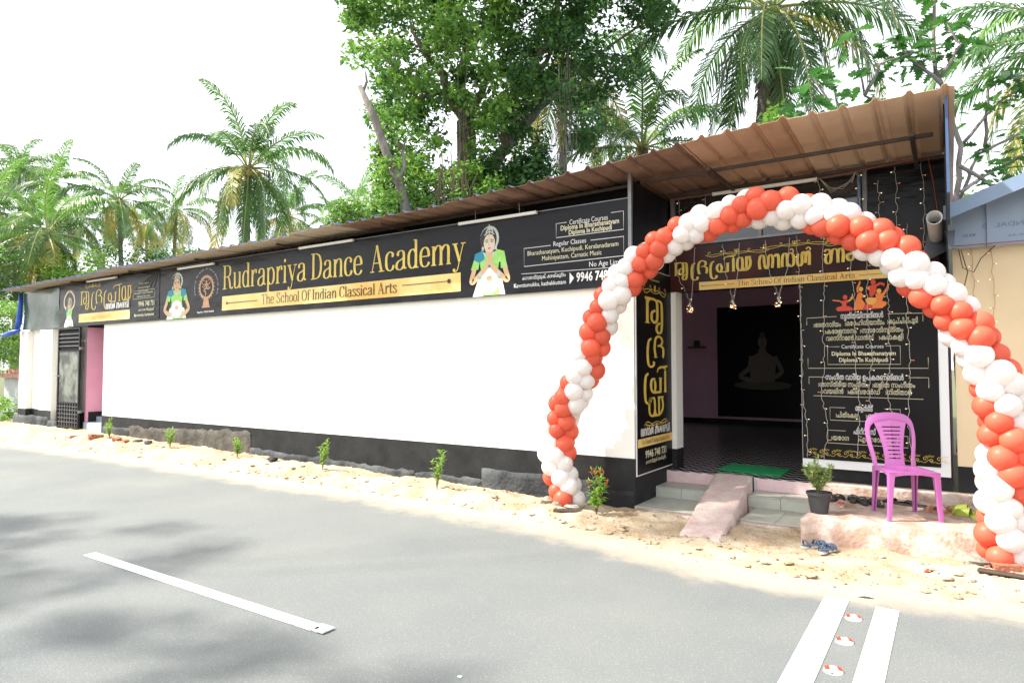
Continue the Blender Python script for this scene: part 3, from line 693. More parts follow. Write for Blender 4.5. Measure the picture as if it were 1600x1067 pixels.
# dark glazing above the entrance
M['darkglass'] = mat('dark_smoked_glass', (0.02, 0.022, 0.022), 0.06, var=0.8, vscale=1.5, spec=0.8)
bpart('window_pane', 'darkglass', [(-2.88, -1.86, 8.12, 8.135, 3.153, 3.74)])
bpart('window_pane', 'darkglass', [(-1.82, -.76, 8.12, 8.135, 3.153, 3.74)])
bpart('window_frame', 'steel', [(-2.93, -2.882, 8.08, 8.15, 3.153, 3.74), (-1.858, -1.822, 8.08, 8.15, 3.153, 3.74), (-.758, -.715, 8.08, 8.15, 3.123, 3.74), (-2.93, -.72, 8.085, 8.15, 3.742, 3.775)])
bpart('upper_sheet_or_gap_shade', 'blackgloss', [(-.712, -.0, 8.11, 8.13, 3.123, 3.80)])
bpart('upper_sheet_or_gap_shade', 'blackgloss', [(-3.0, -2.955, 6.95, 8.07, 2.765, 3.72)])
b = MB(); b.hexa([(-19.1, 7.25, 2.57), (-3, 7.25, 2.57), (-3, 7.27, 2.57), (-19.1, 7.27, 2.57), (-19.1, 7.25, 3.53), (-3, 7.25, 3.80), (-3, 7.27, 3.80), (-19.1, 7.27, 3.53)]); b.build('upper_sheet_or_gap_shade', 'dark', B)  # black board painted as the attic shade between banners and roof
bpart('top_rail', 'rustbeam', [(-2.92, .0, 7.96, 8.0, 3.735, 3.775)])
bpart('corner_post', 'steel', [(-2.985, -2.945, 6.86, 6.90, 2.50, 3.80)])
bpart('corner_post', 'bluesteel', [(-.80, -.765, 8.0, 8.04, 3.0, 3.74)])
bpart('side_sheet', 'bluesteel', [(.012, .034, 6.50, 8.0, 3.05, 3.86)])
bpart('side_sheet', 'dark', [(.0, .011, 6.60, 8.1, 2.5, 3.83)])
bpart('back_wall', 'wall', [(-19.3, -8.9, 15.16, 15.3, -.1, 3.7), (-6.0, .02, 15.16, 15.3, -.1, 3.7), (-8.9, -6.0, 15.16, 15.3, 2.9, 3.7), (-8.9, -6.0, 15.16, 15.3, -.1, .9)])  # same added opening, out of view, letting daylight into the hall
# roadside door on the left with pink passage and blue tiled steps
bpart('passage_wall', 'pink', [(-16.2, -16.0, 7.2, 9.5, .0, 2.56), (-15.1, -14.9, 7.13, 9.5, .0, 2.56), (-16.0, -15.1, 9.4, 9.5, .0, 2.56), (-16.06, -15.999, 7.0, 7.2, .30, 2.56)])
bpart('passage_skirting', 'skirt', [(-15.998, -15.98, 7.05, 9.4, .3, .62)])
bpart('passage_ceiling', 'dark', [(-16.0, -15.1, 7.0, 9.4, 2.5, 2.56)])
M['bluetile'] = mat('blue_grey_tile', (0.36, 0.42, 0.50), 0.3, var=.25, vscale=12)
for k in range(3): bpart('passage_step', 'bluetile', [(-15.99, -15.1, 6.95+k*.26, 7.25+k*.26 if k < 2 else 9.4, 0, .40+k*.11)])
bpart('door_slab', 'platform', [(-16.6, -15.0, 6.28, 6.90, -.1, .22)], bevel=.02)
# entrance steps: tiled treads, pink risers, ramp
st = [(6.87, 7.52, .075), (7.52, 7.9, .20)]
for k, (y0, y1, z) in enumerate(st):
    for (xa, xb) in ((-2.94, -2.22 if k == 0 else -2.32), (-1.80 if k == 0 else -1.88, -1.14 if k == 0 else -1.2)):
        s = bpart('step', 'pinkcement', [(xa, xb, y0+.012, y1+.1, -.1, z-.012)], bevel=.006)
        n = 2
        for i in range(n):
            a, c = xa+(xb-xa)*i/n+.002, xa+(xb-xa)*(i+1)/n-.002
            if k == 0: c = min(c, xb-.004)
            b = MB(); b.box(a, c, y0, y1-.004, z-.011, z); b.build('tile', 'tile', s, bevel=.0015)
            if k == 1: b = MB(); b.box(a, c, y0-.004, y0+.008, st[0][2]+.002, z-.013); b.build('tile', 'tile', s, bevel=.0015)
bpart('riser', 'pinkpaint', [(-2.94, -2.33, 7.886, 7.899, .203, .335)]); bpart('riser', 'pinkpaint', [(-1.87, -1.22, 7.886, 7.899, .203, .335)])
def rough_solid(name, m, corners, z0, z1f, parent, nx=18, ny=18, amp=.008, seed=1, edge=.02):
    """solid slab over a quad footprint (4 xy corners) with an uneven top"""
    b = MB(); vs = []
    (ax, ay), (bx, by), (cx_, cy_), (dx, dy) = corners
    for j in range(-1, ny+2):
        for i in range(-1, nx+2):
            u = max(0, min(1, i/nx)); v = max(0, min(1, j/ny))
            x = ax*(1-u)*(1-v)+bx*u*(1-v)+cx_*u*v+dx*(1-u)*v; y = ay*(1-u)*(1-v)+by*u*(1-v)+cy_*u*v+dy*(1-u)*v
            out = i < 0 or i > nx or j < 0 or j > ny
            n1 = noise.noise(V((x*6, y*6, seed)))*amp+noise.noise(V((x*19, y*19, seed)))*amp*.5
            zt = z1f(u, v)+n1
            lip = min(u*nx, (1-u)*nx, v*ny, (1-v)*ny)
            if lip < .5: zt -= edge
            if out: zt = z0
            x += n1*1.6 if lip < .5 else 0; y += noise.noise(V((x*7, seed, y*7)))*amp*2 if lip < .5 else 0
            vs.append((x, y, zt))
    r = nx+3
    b.add(vs, [(j*r+i, j*r+i+1, (j+1)*r+i+1, (j+1)*r+i) for j in range(ny+2) for i in range(nx+2)])
    return b.build(name, m, parent, smooth=True)
rough_solid('ramp', 'pinkcement', [(-2.17, 6.0), (-1.76, 5.92), (-1.92, 7.93), (-2.35, 7.93)], -.1, lambda u, v: .0+.36*min(1, v*1.02)**1.15, B, 14, 50, .010, 3, .012)
rough_solid('porch_platform', 'platform', [(-1.15, 6.44), (3.2, 6.98), (3.2, 7.9), (-1.17, 7.9)], -.1, lambda u, v: .262, B, 110, 36, .009, 5, .022)
bpart('porch_ledge', 'platform', [(-1.22, 3.2, 7.9, 8.098, -.1, .345)], bevel=.01)

# roof sheets
ZF = [(-20, 3.47), (-17.86, 3.49), (-11.94, 3.55), (-9.1, 3.59), (-7.07, 3.63), (-5.0, 3.66), (-3.8, 3.72), (-2.75, 3.785), (-1.97, 3.85), (-1.37, 3.873), (0, 3.875)]
for nm, c1, c2, rg in (('roof_tan', (.34, .27, .20), (.48, .41, .33), .6), ('roof_rust', (.13, .075, .05), (.25, .155, .11), .6), ('roof_terracotta', (.40, .235, .145), (.52, .34, .23), .55), ('roof_beige', (.54, .37, .24), (.60, .45, .32), .5)):
    M[nm] = mat(nm, c1, rg, col2=c2, vscale=3.2, bump=.15, bscale=8)
M['rooftop'] = mat('blue_roof_topcoat', (.10, .14, .27), .5)
prof = [(0, 0), (.05, .002), (.10, .002), (.165, 0), (.185, .012), (.20, .034), (.225, .038), (.242, .012), (.252, 0)]
ZBK = [(-20, 3.57), (-12, 3.655), (-9, 3.70), (-5, 3.77), (-3, 3.80)]
def roof_sheet(x0, npitch, m, y_front, lift=0.0, pitch=.252, tile=True, seed=0):
    rows = []
    y = y_front
    while y < 9.0:
        rows += [(y, .012 if tile else 0), (y+.335, 0)]; y += .34
    rows += [(15.4, 0)]
    b = MB(); L = len(prof)-1; xs_ = []
    for k in range(npitch):
        for q in range(L): xs_.append((x0+k*pitch+prof[q][0], prof[q][1]))
    xs_.append((x0+npitch*pitch+.03, 0))
    n = len(xs_)
    for side in (0, 1):
        vs = []
        for (y, dz) in rows:
            for (x, pz) in xs_:
                zf = lerp(ZF, x); zb = lerp(ZBK, x); z = zf+(zb-zf)*(y-6.4)/1.7 if y < 8.1 else zb+(y-8.1)*.02
                yy = y+(.012*noise.noise(V((x*3, seed, 0))) if y == y_front else 0)
                vs.append((x, yy, z+pz+dz+lift+(.0035 if side else 0)))
        b.add(vs, [((j*n+i, j*n+i+1, (j+1)*n+i+1, (j+1)*n+i) if side else (j*n+i, (j+1)*n+i, (j+1)*n+i+1, j*n+i+1)) for j in range(len(rows)-1) for i in range(n-1)], 'rooftop' if side else m)
    b.add([(x, y_front+.012*noise.noise(V((x*3, seed, 0))), lerp(ZF, x)+pz+(.012 if tile else 0)+lift+e) for e in (0, .0035) for (x, pz) in xs_], [(i, i+1, n+i+1, n+i) for i in range(n-1)], 'rooftop' if x0 < -12 else m)
    return b.build('roof_sheet', None, B)
x = -19.35; k = 0
while x < -.02:
    npch = 4 if x < -3.2 else (4 if x < -2 else 3)
    if x+npch*.252 > .02: npch = max(1, round((.0-x)/.252))
    m = 'roof_tan' if x < -7.6 else ('roof_rust' if x < -3.1 else ('roof_terracotta' if x < -1.4 else 'roof_beige'))
    yf = 6.4+(.05*math.sin(k*2.1) if x < -3.3 else 0)+(.06 if x < -15 else 0)
    roof_sheet(x, npch, m, yf, lift=.004*(k % 2), seed=k, tile=x > -5)
    x += npch*.252; k += 1
# framing under the roof
bpart('purlin', 'rustbeam', [(-2.93, -.08, 7.09, 7.12, 3.72, 3.755)])
b = MB(); b.hexa([(-19, 7.09, 3.48), (-3.05, 7.09, 3.70), (-3.05, 7.12, 3.70), (-19, 7.12, 3.48), (-19, 7.09, 3.51), (-3.05, 7.09, 3.735), (-3.05, 7.12, 3.735), (-19, 7.12, 3.51)]); b.build('purlin', 'rustbeam', B)
for xr in (-2.08, -.24): bpart('rafter', 'rustbeam', [(xr-.018, xr+.018, 6.88, 8.05, 3.68, 3.718)])
for xr in (-4.6, -6.6, -8.9, -11.2, -13.5, -16): bpart('rafter', 'rustbeam', [(xr-.02, xr+.02, 6.62, 7.24, lerp(ZF, xr)-.045, lerp(ZF, xr)-.01)])
# gate leaf folded back against the wall
gt = bpart('gate', 'skirt', [(-17.05, -17.01, 6.84, 6.88, .26, 2.50), (-16.04, -16.0, 6.84, 6.88, .26, 2.50), (-17.01, -16.04, 6.84, 6.88, 2.46, 2.50), (-17.01, -16.04, 6.84, 6.88, .26, .30), (-17.01, -16.04, 6.845, 6.875, .80, .83), (-17.01, -16.04, 6.845, 6.875, 1.96, 1.99)])
M['gatesheet'] = mat('gate_sheet_reflection', (.02, .022, .02), .3, col2=(.16, .18, .15), vscale=2.8, contrast=.12)  # mottle puts the plants' reflection into the sheet's colour
bpart('gate_panel', 'gatesheet', [(-17.01, -16.04, 6.855, 6.868, .83, 1.96)], parent=gt)
bpart('gate_panel', 'dark', [(-17.01, -16.04, 6.862, 6.87, .30, .80)], parent=gt); bpart('gate_panel', 'dark', [(-17.01, -16.04, 6.862, 6.87, 1.99, 2.46)], parent=gt)
for z in (2.08, 2.17, 2.26, 2.35): bpart('bar', 'steel', [(-17.01, -16.04, 6.846, 6.858, z, z+.014)], parent=gt)
for z in (.38, .47, .56, .65, .73): bpart('bar', 'steel', [(-17.01, -16.04, 6.846, 6.856, z, z+.01)], parent=gt)
for i in range(7): bpart('bar', 'steel', [(-16.90+i*.125, -16.89+i*.125, 6.840, 6.8455, .30, .80)], parent=gt)
bpart('latch', 'steel', [(-17.09, -16.9, 6.82, 6.84, 1.40, 1.42)], parent=gt)
bpart('hinge', 'steel', [(-16.0, -15.96, 6.84, 6.90, .6, .66)], parent=gt); bpart('hinge', 'steel', [(-16.0, -15.96, 6.84, 6.90, 2.0, 2.06)], parent=gt)

# ---------------------------------------------------------------- neighbouring building on the right
N = thing('beige_building', 'beige walled house with blue sheet gable beside the dance school', 'house', (3, 8.2, 0))
bpart('wall', 'beige', [(.047, 6, 8.10, 8.3, .605, 2.83)], parent=N)
bpart('skirting', 'skirt', [(.047, 6, 8.095, 8.3, -.1, .602)], parent=N)
bpart('side_wall', 'beige', [(5.8, 6, 8.3, 15, -.1, 2.83)], parent=N)
M['bluesheet'] = mat('blue_grey_cladding', (.27, .33, .43), .45, var=.08, vscale=1.2, metal=.2)
M['bluetrim'] = mat('blue_ridge_trim', (.20, .27, .38), .35, var=.1, vscale=2)
gz = lambda x: 3.13+.367*(x-.0)
xa = .05
while xa < 3.4:
    xb = xa+.33
    b = MB(); b.prism([(xa, 8.0, 2.80), (xb, 8.0, 2.80), (xb, 8.0, gz(xb)), (xa, 8.0, gz(xa))], (0, .012, 0))
    b.prism([(xb-.045, 7.975, 2.80), (xb-.008, 7.975, 2.80), (xb-.008, 7.975, gz(xb-.01)), (xb-.045, 7.975, gz(xb-.045))], (0, .0245, 0))
    b.build('gable_sheet', 'bluesheet', N); xa = xb
b = MB(); b.hexa([(-.02, 7.62, gz(0)-.10), (3.6, 7.62, gz(3.6)-.10), (3.6, 7.64, gz(3.6)-.10), (-.02, 7.64, gz(0)-.10), (-.02, 7.62, gz(0)+.04), (3.6, 7.62, gz(3.6)+.04), (3.6, 7.64, gz(3.6)+.04), (-.02, 7.64, gz(0)+.04)])
b.build('verge_trim', 'bluetrim', N)
b = MB(); b.hexa([(-.0, 7.642, gz(0)+.02), (3.6, 7.642, gz(3.6)+.02), (3.6, 15, gz(3.6)+.02), (-.0, 15, gz(0)+.02), (0, 7.642, gz(0)+.035), (3.6, 7.642, gz(3.6)+.035), (3.6, 15, gz(3.6)+.035), (0, 15, gz(0)+.035)])
b.build('roof', 'bluetrim', N)
F = Flat((0, 8.0, 0), base=.0015)
M['stencil'] = mat('grey_stencil_ink', (.14, .18, .25), .6)
F.text('JINDAL', .40, 2.98, .045, 'stencil', width=.28, mirror=True); F.text('JINDAL', 1.2, 3.05, .075, 'stencil', width=.40, mirror=True)
F.text('BE', .13, 2.91, .03, 'stencil', width=.11, mirror=True); F.text('0.35', .5, 2.88, .02, 'stencil', width=.12, mirror=True)
F.spiral(.33, 3.0, .035, 0, 1.6, .006, 'stencil')
F.build('stencil_lettering', N)
b = MB(); b.prism([(-.20, 7.55, 2.62), (.06, 7.75, 2.78), (.075, 7.99, 2.99), (-.16, 7.8, 2.95)], (.0, .003, .003))
b.build('flashing', 'galv', N)
t = thing('drain_pipe', 'open end of a white plastic pipe under the roof corner', 'pipe', (-.085, 7.4, 2.91))
b = MB(); b.lathe([(.062, -.5), (.062, .5), (.056, .5), (.056, -.5), (.062, -.5)], n=22)
b.v = [(-.085+p[0], 7.4+p[2], 2.91+p[1]-.04*(p[2])) for p in b.v]; b.build('pipe', 'pvc', t, smooth=True)
# neighbour wall far left
t = thing('boundary_wall', 'low white boundary wall with red tiled coping at far left', 'wall', (-24, 9.5, 0))
bpart('wall', 'greywall', [(-27.5, -21.2, 9.4, 9.6, 0, 1.25)], parent=t)
bpart('opening_shade', 'dark', [(-23.6, -22.2, 9.385, 9.398, .75, 1.1)], parent=t)  # black plate on the wall, painted as the shade of an opening
for i in range(16):
    for j in range(2): bpart('tile', 'coping', [(-27.6+i*.4, -27.6+i*.4+.385, 9.25+j*.24, 9.48+j*.2, 1.262+j*.16-.0, 1.40+j*.16)], parent=t)
t = thing('tarpaulin', 'crumpled blue tarpaulin bundled at the far left roof corner', 'tarpaulin', (-19.3, 6.9, 2.5))
b = MB(); b.tube([(-19.2, 6.86, 3.45), (-19.2, 6.85, 3.1), (-19.22, 6.84, 2.75), (-19.26, 6.8, 2.47)], [.05, .06, .07, .06], 9); b.tube([(-19.75, 6.7, 2.40), (-19.45, 6.75, 2.46), (-19.05, 6.8, 2.52)], [.05, .07, .03], 8)
b.build('sheet', 'tarp', t, smooth=True)
# ================================================================ BANNERS AND SIGNS
def sheet(x0, x1, z0, z1, y, m, parent, name='vinyl_sheet', amp=.012, seed=0, nx=None):
    """slightly wavy hanging sheet, 2 mm thick, facing the road"""
    b = MB(); nx = nx or max(6, int((x1-x0)/.12)); nz = 8; vs = []
    for s in (0, 1):
        for j in range(nz+1):
            for i in range(nx+1):
                x = x0+(x1-x0)*i/nx; z = z0+(z1-z0)*j/nz
                w = amp*(noise.noise(V((x*.9, z*1.3, seed)))-.6)
                vs.append((x, y+abs(w)+s*.002, z))
    n = nx+1; q = n*(nz+1)
    fs = [(j*n+i, j*n+i+1, (j+1)*n+i+1, (j+1)*n+i) for j in range(nz) for i in range(nx)]
    b.add(vs, fs+[tuple(q+k for k in f[::-1]) for f in fs]); return b.build(name, m, parent, smooth=True)
YB = 6.875
# ---- the long main banner
t = thing('banner', 'long black banner with the gold English name of the dance academy', 'banner', (-7.9, YB, 2.5))
sheet(-12.80, -2.985, 2.522, 3.512, YB+.001, 'blackgloss', t, amp=.0, seed=2)
bpart('banner_edge', 'steel', [(-12.80, -2.985, YB-.004, YB+.002, 3.512, 3.522)], parent=t)
F = Flat((0, YB, 0))
F.nib('Rudrapriya', -10.74, 2.985, .42, 'gold', width=2.27)
F.build('title_word', t); F = Flat((0, YB, 0))
F.nib('Dance', -8.38, 2.985, .41, 'gold', width=1.17)
F.build('title_word', t); F = Flat((0, YB, 0))
F.nib('Academy', -7.06, 2.99, .40, 'gold', width=1.76)
F.build('title_word', t)
F = Flat((0, YB, 0))
F.rect(-10.74, 2.612, -5.38, 2.862, 'goldbar')
F.nib('The School Of Indian Classical Arts', -9.62, 2.665, .165, 'ink', width=3.10, thick=11, thin=4)
F.line([(-10.58, 2.735), (-9.72, 2.735)], .009, 'ink'); F.ell(-10.58, 2.735, .022, .022, 'ink')
F.line([(-6.42, 2.76), (-5.58, 2.76)], .009, 'ink'); F.ell(-5.57, 2.76, .030, .030, 'ink')
F.build('gold_bar', t)
F = Flat((0, YB, 0)); figure(F, -4.91, 2.53, .00178, .00143, 'hands'); F.build('dancer_picture', t, 'printed dancer with palms pressed together')
F = Flat((0, YB, 0)); figure(F, -12.20, 2.53, .00235, .00139, 'hips'); F.build('dancer_picture', t, 'printed dancer with hands on hips')
F = Flat((0, YB, 0)); flames(F, -11.23, 3.06, .21, .195)
s = 'Rudrapriya The School Of Indian Classical Arts'
for i, ch in enumerate(s):
    if ch == ' ': continue
    a = PI*1.12-(PI*1.24)*i/(len(s)-1)
    F.text(ch, -11.23+.36*math.cos(a), 3.06+.32*math.sin(a), .030, 'print', rot=a-PI/2, bold=.01)
F.text('Reg. No: 17/KTC WN/90', -11.23, 2.60, .028, 'print', width=.52, align='C', bold=.01)
F.build('emblem', t)
F = Flat((0, YB, 0))
F.text('Certificate Courses', -3.49, 3.30, .062, 'print', width=.50, align='C')
F.line([(-3.78, 3.335), (-3.922, 3.335), (-3.922, 3.165), (-3.045, 3.165), (-3.045, 3.375), (-3.20, 3.375)], .007, 'print')
F.text('Diploma In Bharathanatyam', -3.48, 3.245, .058, 'cream', width=.76, align='C', bold=.018)
F.text('Diploma In Kuchipudi', -3.47, 3.182, .055, 'cream', width=.56, align='C', bold=.018)
F.text('Regular Classes', -3.74, 3.065, .058, 'print', width=.44, align='C')
F.line([(-4.0, 3.08), (-4.381, 3.08), (-4.381, 2.855), (-3.045, 2.865), (-3.045, 3.085), (-3.46, 3.085)], .007, 'print')
F.text('Bharathanatyam, Kuchipudi, Keralanadanam', -3.72, 2.985, .056, 'cream', width=1.22, align='C')
F.text('Mohiniyattam, Carnatic Music', -3.72, 2.905, .056, 'cream', width=.80, align='C')
F.text('No Age Limit', -3.06, 2.775, .060, 'print', width=.42, align='R')
F.line([(-4.42, 2.765), (-3.06, 2.74)], .006, 'print')
F.text('കാവോട്ടുമുക്, കഴക്കൂട്ടം', -3.79, 2.69, .042, 'print', width=.62, align='R', bold=.014)
F.text('Kavottumukku, kazhakkuttam', -3.79, 2.60, .050, 'print', width=.74, align='R', bold=.008)
F.poly([(-3.74, 2.59), (-3.68, 2.66), (-3.74, 2.73)], 'print')
F.text('9946 748 731', -3.65, 2.615, .105, 'print', width=.58, bold=.025)
F.build('course_lettering', t)
# wrinkles and white scuffs at the lower edge
# ---- left banner
t = thing('banner', 'smaller creased black banner with gold Malayalam name at the left end', 'banner', (-14.9, YB, 2.5))
sheet(-17.1, -12.825, 2.522, 3.50, YB+.001, 'blackgloss', t, amp=.0, seed=9)
F = Flat((0, YB, 0))
def ml_title(F, u, v, h, width, m):
    F.nib(['രു', 'ദ', '്ര', 'പ', 'ി', 'യ'] if False else ['രു', '്ര', 'ദ', '്ര', 'പ', 'ി', 'യ'], u, v, h, m, width=width, thick=14, thin=5)
ml_title(F, -16.10, 2.985, .30, 2.25, 'gold')
F.build('title_lettering', t)
F = Flat((0, YB, 0))
F.rect(-16.15, 2.60, -13.94, 2.79, 'goldbar'); F.nib('The School Of Indian Classical Arts', -15.95, 2.64, .10, 'gold', width=1.85, thick=9, thin=4)
F.nib(['ഡ', 'ാ', 'ൻ', 'സ', '്', ' ', 'അ', 'ക്ക', 'ാ', 'ദ', 'മ', 'ി'], -14.92, 2.835, .12, 'print', width=.98, thick=22, thin=9)
for x0, x1, z, h in ((-13.55, -13.2, 3.27, .035), (-13.6, -13.15, 3.19, .04), (-13.6, -13.2, 3.12, .035)): F.text('Diploma In Kuchipudi', x0, z, h, 'cream', width=x1-x0)
F.frame(-13.78, 2.985, -12.98, 3.15, .006, 'cream'); F.text('Bharathanatyam, Kuchipudi, Keralanadanam', -13.38, 3.08, .04, 'cream', width=.70, align='C'); F.text('Mohiniyattam, Carnatic Music', -13.38, 3.01, .04, 'cream', width=.50, align='C')
F.text('9946 748 731', -12.97, 2.83, .10, 'cream', width=.60, align='R', bold=.02)
F.text('കാവോട്ടുമുക്', -12.97, 2.735, .045, 'cream', width=.60, align='R', bold=.02); F.text('Kavottumukku, Kazhakkuttam', -12.97, 2.63, .055, 'cream', width=.75, align='R', bold=.02)
scroll(F, -15.5, 3.36, .7, .12, .008, 'gold')
F.build('course_lettering', t)
F = Flat((0, YB, 0)); figure(F, -16.62, 2.53, .0016, .00104, 'up'); F.build('dancer_picture', t)
# raised creases near the tied corner; their glare is put into a paler, shinier material
b = MB()
for k in range(5):
    x0 = -12.86-.02*k; b.tube([(x0, YB-.004, 3.48), (x0-.14-.13*k, YB-.014, 3.25), (x0-.22-.22*k, YB-.002, 3.02)], [.002, .007, .001], 5)
M['crease'] = mat('vinyl_fold_glare', (.05, .05, .055), .12, spec=1.0)
b.build('crease', 'crease', t, smooth=True)
# clear plastic sheet at the far left; mottled reflection is put into its colour
M['plastic'] = mat('clear_plastic_reflection', (.03, .05, .045), .18, col2=(.10, .14, .12), vscale=1.6, spec=.35, bump=.5, bscale=3)
t = thing('plastic_sheet', 'glossy grey-green plastic sheet stretched beside the left banner', 'plastic sheet', (-18, YB, 2.5))
sheet(-19.15, -17.15, 2.53, 3.46, YB, 'plastic', t, 'sheet', amp=.05, seed=4)
# ---- vertical banner on the return wall
XP = -2.925
t = thing('banner', 'tall narrow black banner with gold Malayalam letters one above another, left of the entrance', 'banner', (XP, 7.5, .4))
b = MB(); b.box(XP-.004, XP, 6.95, 8.045, .40, 2.75); b.build('panel', 'blackvinyl', t)
b = MB(); b.box(XP-.012, XP-.005, 6.925, 8.055, .385, 2.76); b.build('white_border', 'print', t)
F = Flat((XP, 7.5, 0), U=(0, 1, 0), N=(1, 0, 0))
lt = dict(thick=27, thin=9)
F.nib(['രു'], -.33, 2.12, .30, 'gold', width=.66, **lt); F.build('title_letter', t); F = Flat((XP, 7.5, 0), U=(0, 1, 0), N=(1, 0, 0))
F.nib(['്ര', 'ദ'], -.32, 1.72, .26, 'gold', width=.62, **lt); F.build('title_letter', t); F = Flat((XP, 7.5, 0), U=(0, 1, 0), N=(1, 0, 0))
F.nib(['്ര', 'പ', 'ി'], -.40, 1.30, .27, 'gold', width=.78, **lt); F.build('title_letter', t); F = Flat((XP, 7.5, 0), U=(0, 1, 0), N=(1, 0, 0))
F.nib(['യ'], -.26, .99+.04, .22, 'gold', width=.56, **lt)
F.build('title_lettering', t)
F = Flat((XP, 7.5, 0), U=(0, 1, 0), N=(1, 0, 0))
scroll(F, 0, 2.50, .75, .16, .009, 'gold'); F.build('flourish', t); F = Flat((XP, 7.5, 0), U=(0, 1, 0), N=(1, 0, 0)); scroll(F, .02, .95, .75, -.14, .009, 'gold'); F.build('flourish', t); F = Flat((XP, 7.5, 0), U=(0, 1, 0), N=(1, 0, 0))
F.nib(['ഡ', 'ാ', 'ൻ', 'സ', '്', ' ', 'അ', 'ക്ക', 'ാ', 'ദ', 'മ', 'ി'], -.46, .83-.01, .085, 'print', width=.92, thick=24, thin=10)
F.build('small_lettering', t); F = Flat((XP, 7.5, 0), U=(0, 1, 0), N=(1, 0, 0))
F.rect(-.545, .70, .54, .795, 'goldbar'); F.nib('The School Of Indian Classical Arts', -.44, .725, .055, 'ink', width=.86, thick=9, thin=4)
F.build('gold_bar', t); F = Flat((XP, 7.5, 0), U=(0, 1, 0), N=(1, 0, 0))
F.text('9946 748 731', 0, .565, .085, 'cream', width=.66, align='C', bold=.025); F.text('കാവോട്ടുമുക്, കഴക്കൂട്ടം', 0, .50, .04, 'cream', width=.64, align='C', bold=.012)
F.text('RUDRAPRIYA', 0, 2.63, .02, 'cream', width=.3, align='C')
F.build('small_lettering', t)
# ---- header over the entrance
YH = 8.04
t = thing('signboard', 'black and maroon header sign with gold Malayalam name above the entrance', 'sign', (-1.5, YH, 2.55))
b = MB(); b.box(-2.935, -.06, YH+.001, YH+.014, 2.553, 3.115); b.build('board', 'maroon', t)
F = Flat((0, YH+.001, 0))
F.nib(['രു', '്ര', 'ദ', '്ര', 'പ', 'ി', 'യ'], -2.88, 2.755, .165, 'gold', width=.96, thick=19, thin=7)
F.build('title_word', t); F = Flat((0, YH+.001, 0))
F.nib(['ഡ', 'ാ', 'ൻ', 'സ', '്'], -1.86, 2.755, .165, 'gold', width=.60, thick=19, thin=7)
F.build('title_word', t); F = Flat((0, YH+.001, 0))
F.nib(['അ', 'ക്ക', 'ാ', 'ദ', 'മ', 'ി'], -1.16, 2.755, .165, 'gold', width=.90, thick=19, thin=7)
F.build('title_word', t)
F = Flat((0, YH+.001, 0))
F.rect(-2.56, 2.556, -.40, 2.655, 'goldbar')
F.nib('The School Of Indian Classical Arts', -2.10, 2.578, .062, 'ink', width=1.26, thick=10, thin=4)
F.line([(-2.52, 2.605), (-2.13, 2.605)], .004, 'ink'); F.ell(-2.52, 2.605, .008, .008, 'ink'); F.line([(-.80, 2.605), (-.46, 2.605)], .004, 'ink')
scroll(F, -2.1, 2.97, .75, .10, .006, 'gold'); scroll(F, -1.45, 3.0, .75, .10, .006, 'gold'); scroll(F, -.8, 2.97, .7, .10, .006, 'gold')
F.build('gold_bar', t)
# ---- big class poster right of the entrance
t = thing('poster', 'large black poster listing the classes, with red dancers, behind the purple chair', 'poster', (-.75, YH, .5))
b = MB(); b.box(-1.40, -.095, YH+.004, YH+.010, .585, 2.548); b.build('panel', 'blackvinyl', t)
b = MB(); b.box(-1.405, -.012, YH+.012, YH+.018, .49, 2.548); b.build('white_border', 'pwhite', t)
def PX(px): return -1.40+(px-1254)*(1.305/206.0)      # along the poster
def PZ(py): return 2.535-(py-447)*(1.95/280.0)
F = Flat((0, YH+.004, 0), base=.0015)
def pp(pts, m): F.poly([(PX(1260+x/7.115), PZ(430+y/7.115-(x-600)*.0)) for x, y in pts], m)
pp([(365, 420), (380, 395), (430, 385), (520, 390), (560, 420), (540, 440), (390, 440)], 'pred')
pp([(420, 330), (500, 315), (515, 335), (480, 360), (490, 395), (430, 395), (440, 360), (420, 345)], 'pred')
pp([(330, 308), (420, 320), (425, 335), (330, 320)], 'porange'); pp([(505, 322), (540, 300), (550, 250), (560, 250), (556, 305), (515, 340)], 'pyel')
F.ell(PX(1260+470/7.1), PZ(430+285/7.1), .022, .026, 'pred')
pp([(560, 435), (585, 330), (610, 250), (650, 235), (665, 280), (650, 310), (690, 370), (690, 400), (655, 435)], 'porange')
pp([(600, 240), (598, 190), (632, 115), (648, 120), (640, 150), (618, 200), (625, 240)], 'porange'); pp([(650, 250), (700, 290), (690, 300), (640, 300), (645, 292), (680, 288), (648, 268)], 'porange')
F.ell(PX(1260+645/7.1), PZ(430+205/7.1), .022, .026, 'pyel')
pp([(655, 435), (690, 370), (760, 395), (850, 420), (880, 425), (700, 437)], 'pred')
pp([(740, 170), (800, 165), (815, 200), (800, 260), (760, 300), (735, 280)], 'pred'); pp([(800, 165), (850, 140), (900, 155), (895, 190), (860, 165), (810, 190)], 'pred'); pp([(740, 175), (700, 195), (740, 230)], 'porange')
F.ell(PX(1260+778/7.1), PZ(430+135/7.1), .024, .03, 'pred')
pp([(690, 320), (730, 300), (810, 310), (810, 350), (770, 390), (720, 380)], 'pyel')
pp([(800, 265), (870, 265), (885, 300), (870, 345), (915, 360), (915, 390), (870, 425), (760, 420), (770, 380), (810, 350)], 'porange')
pp([(868, 270), (910, 215), (940, 160), (955, 160), (925, 235), (885, 300)], 'porange'); F.ell(PX(1260+837/7.1), PZ(430+238/7.1), .023, .028, 'pyel')
F.build('dancers_picture', t)
F = Flat((0, YH+.004, 0), base=.0015)
def ln(px, py, s, wpx, m='cream', h=.052, bold=.012): F.text(s, PX(px), PZ(py), h, m, width=wpx*1.305/206, align='C', bold=bold)
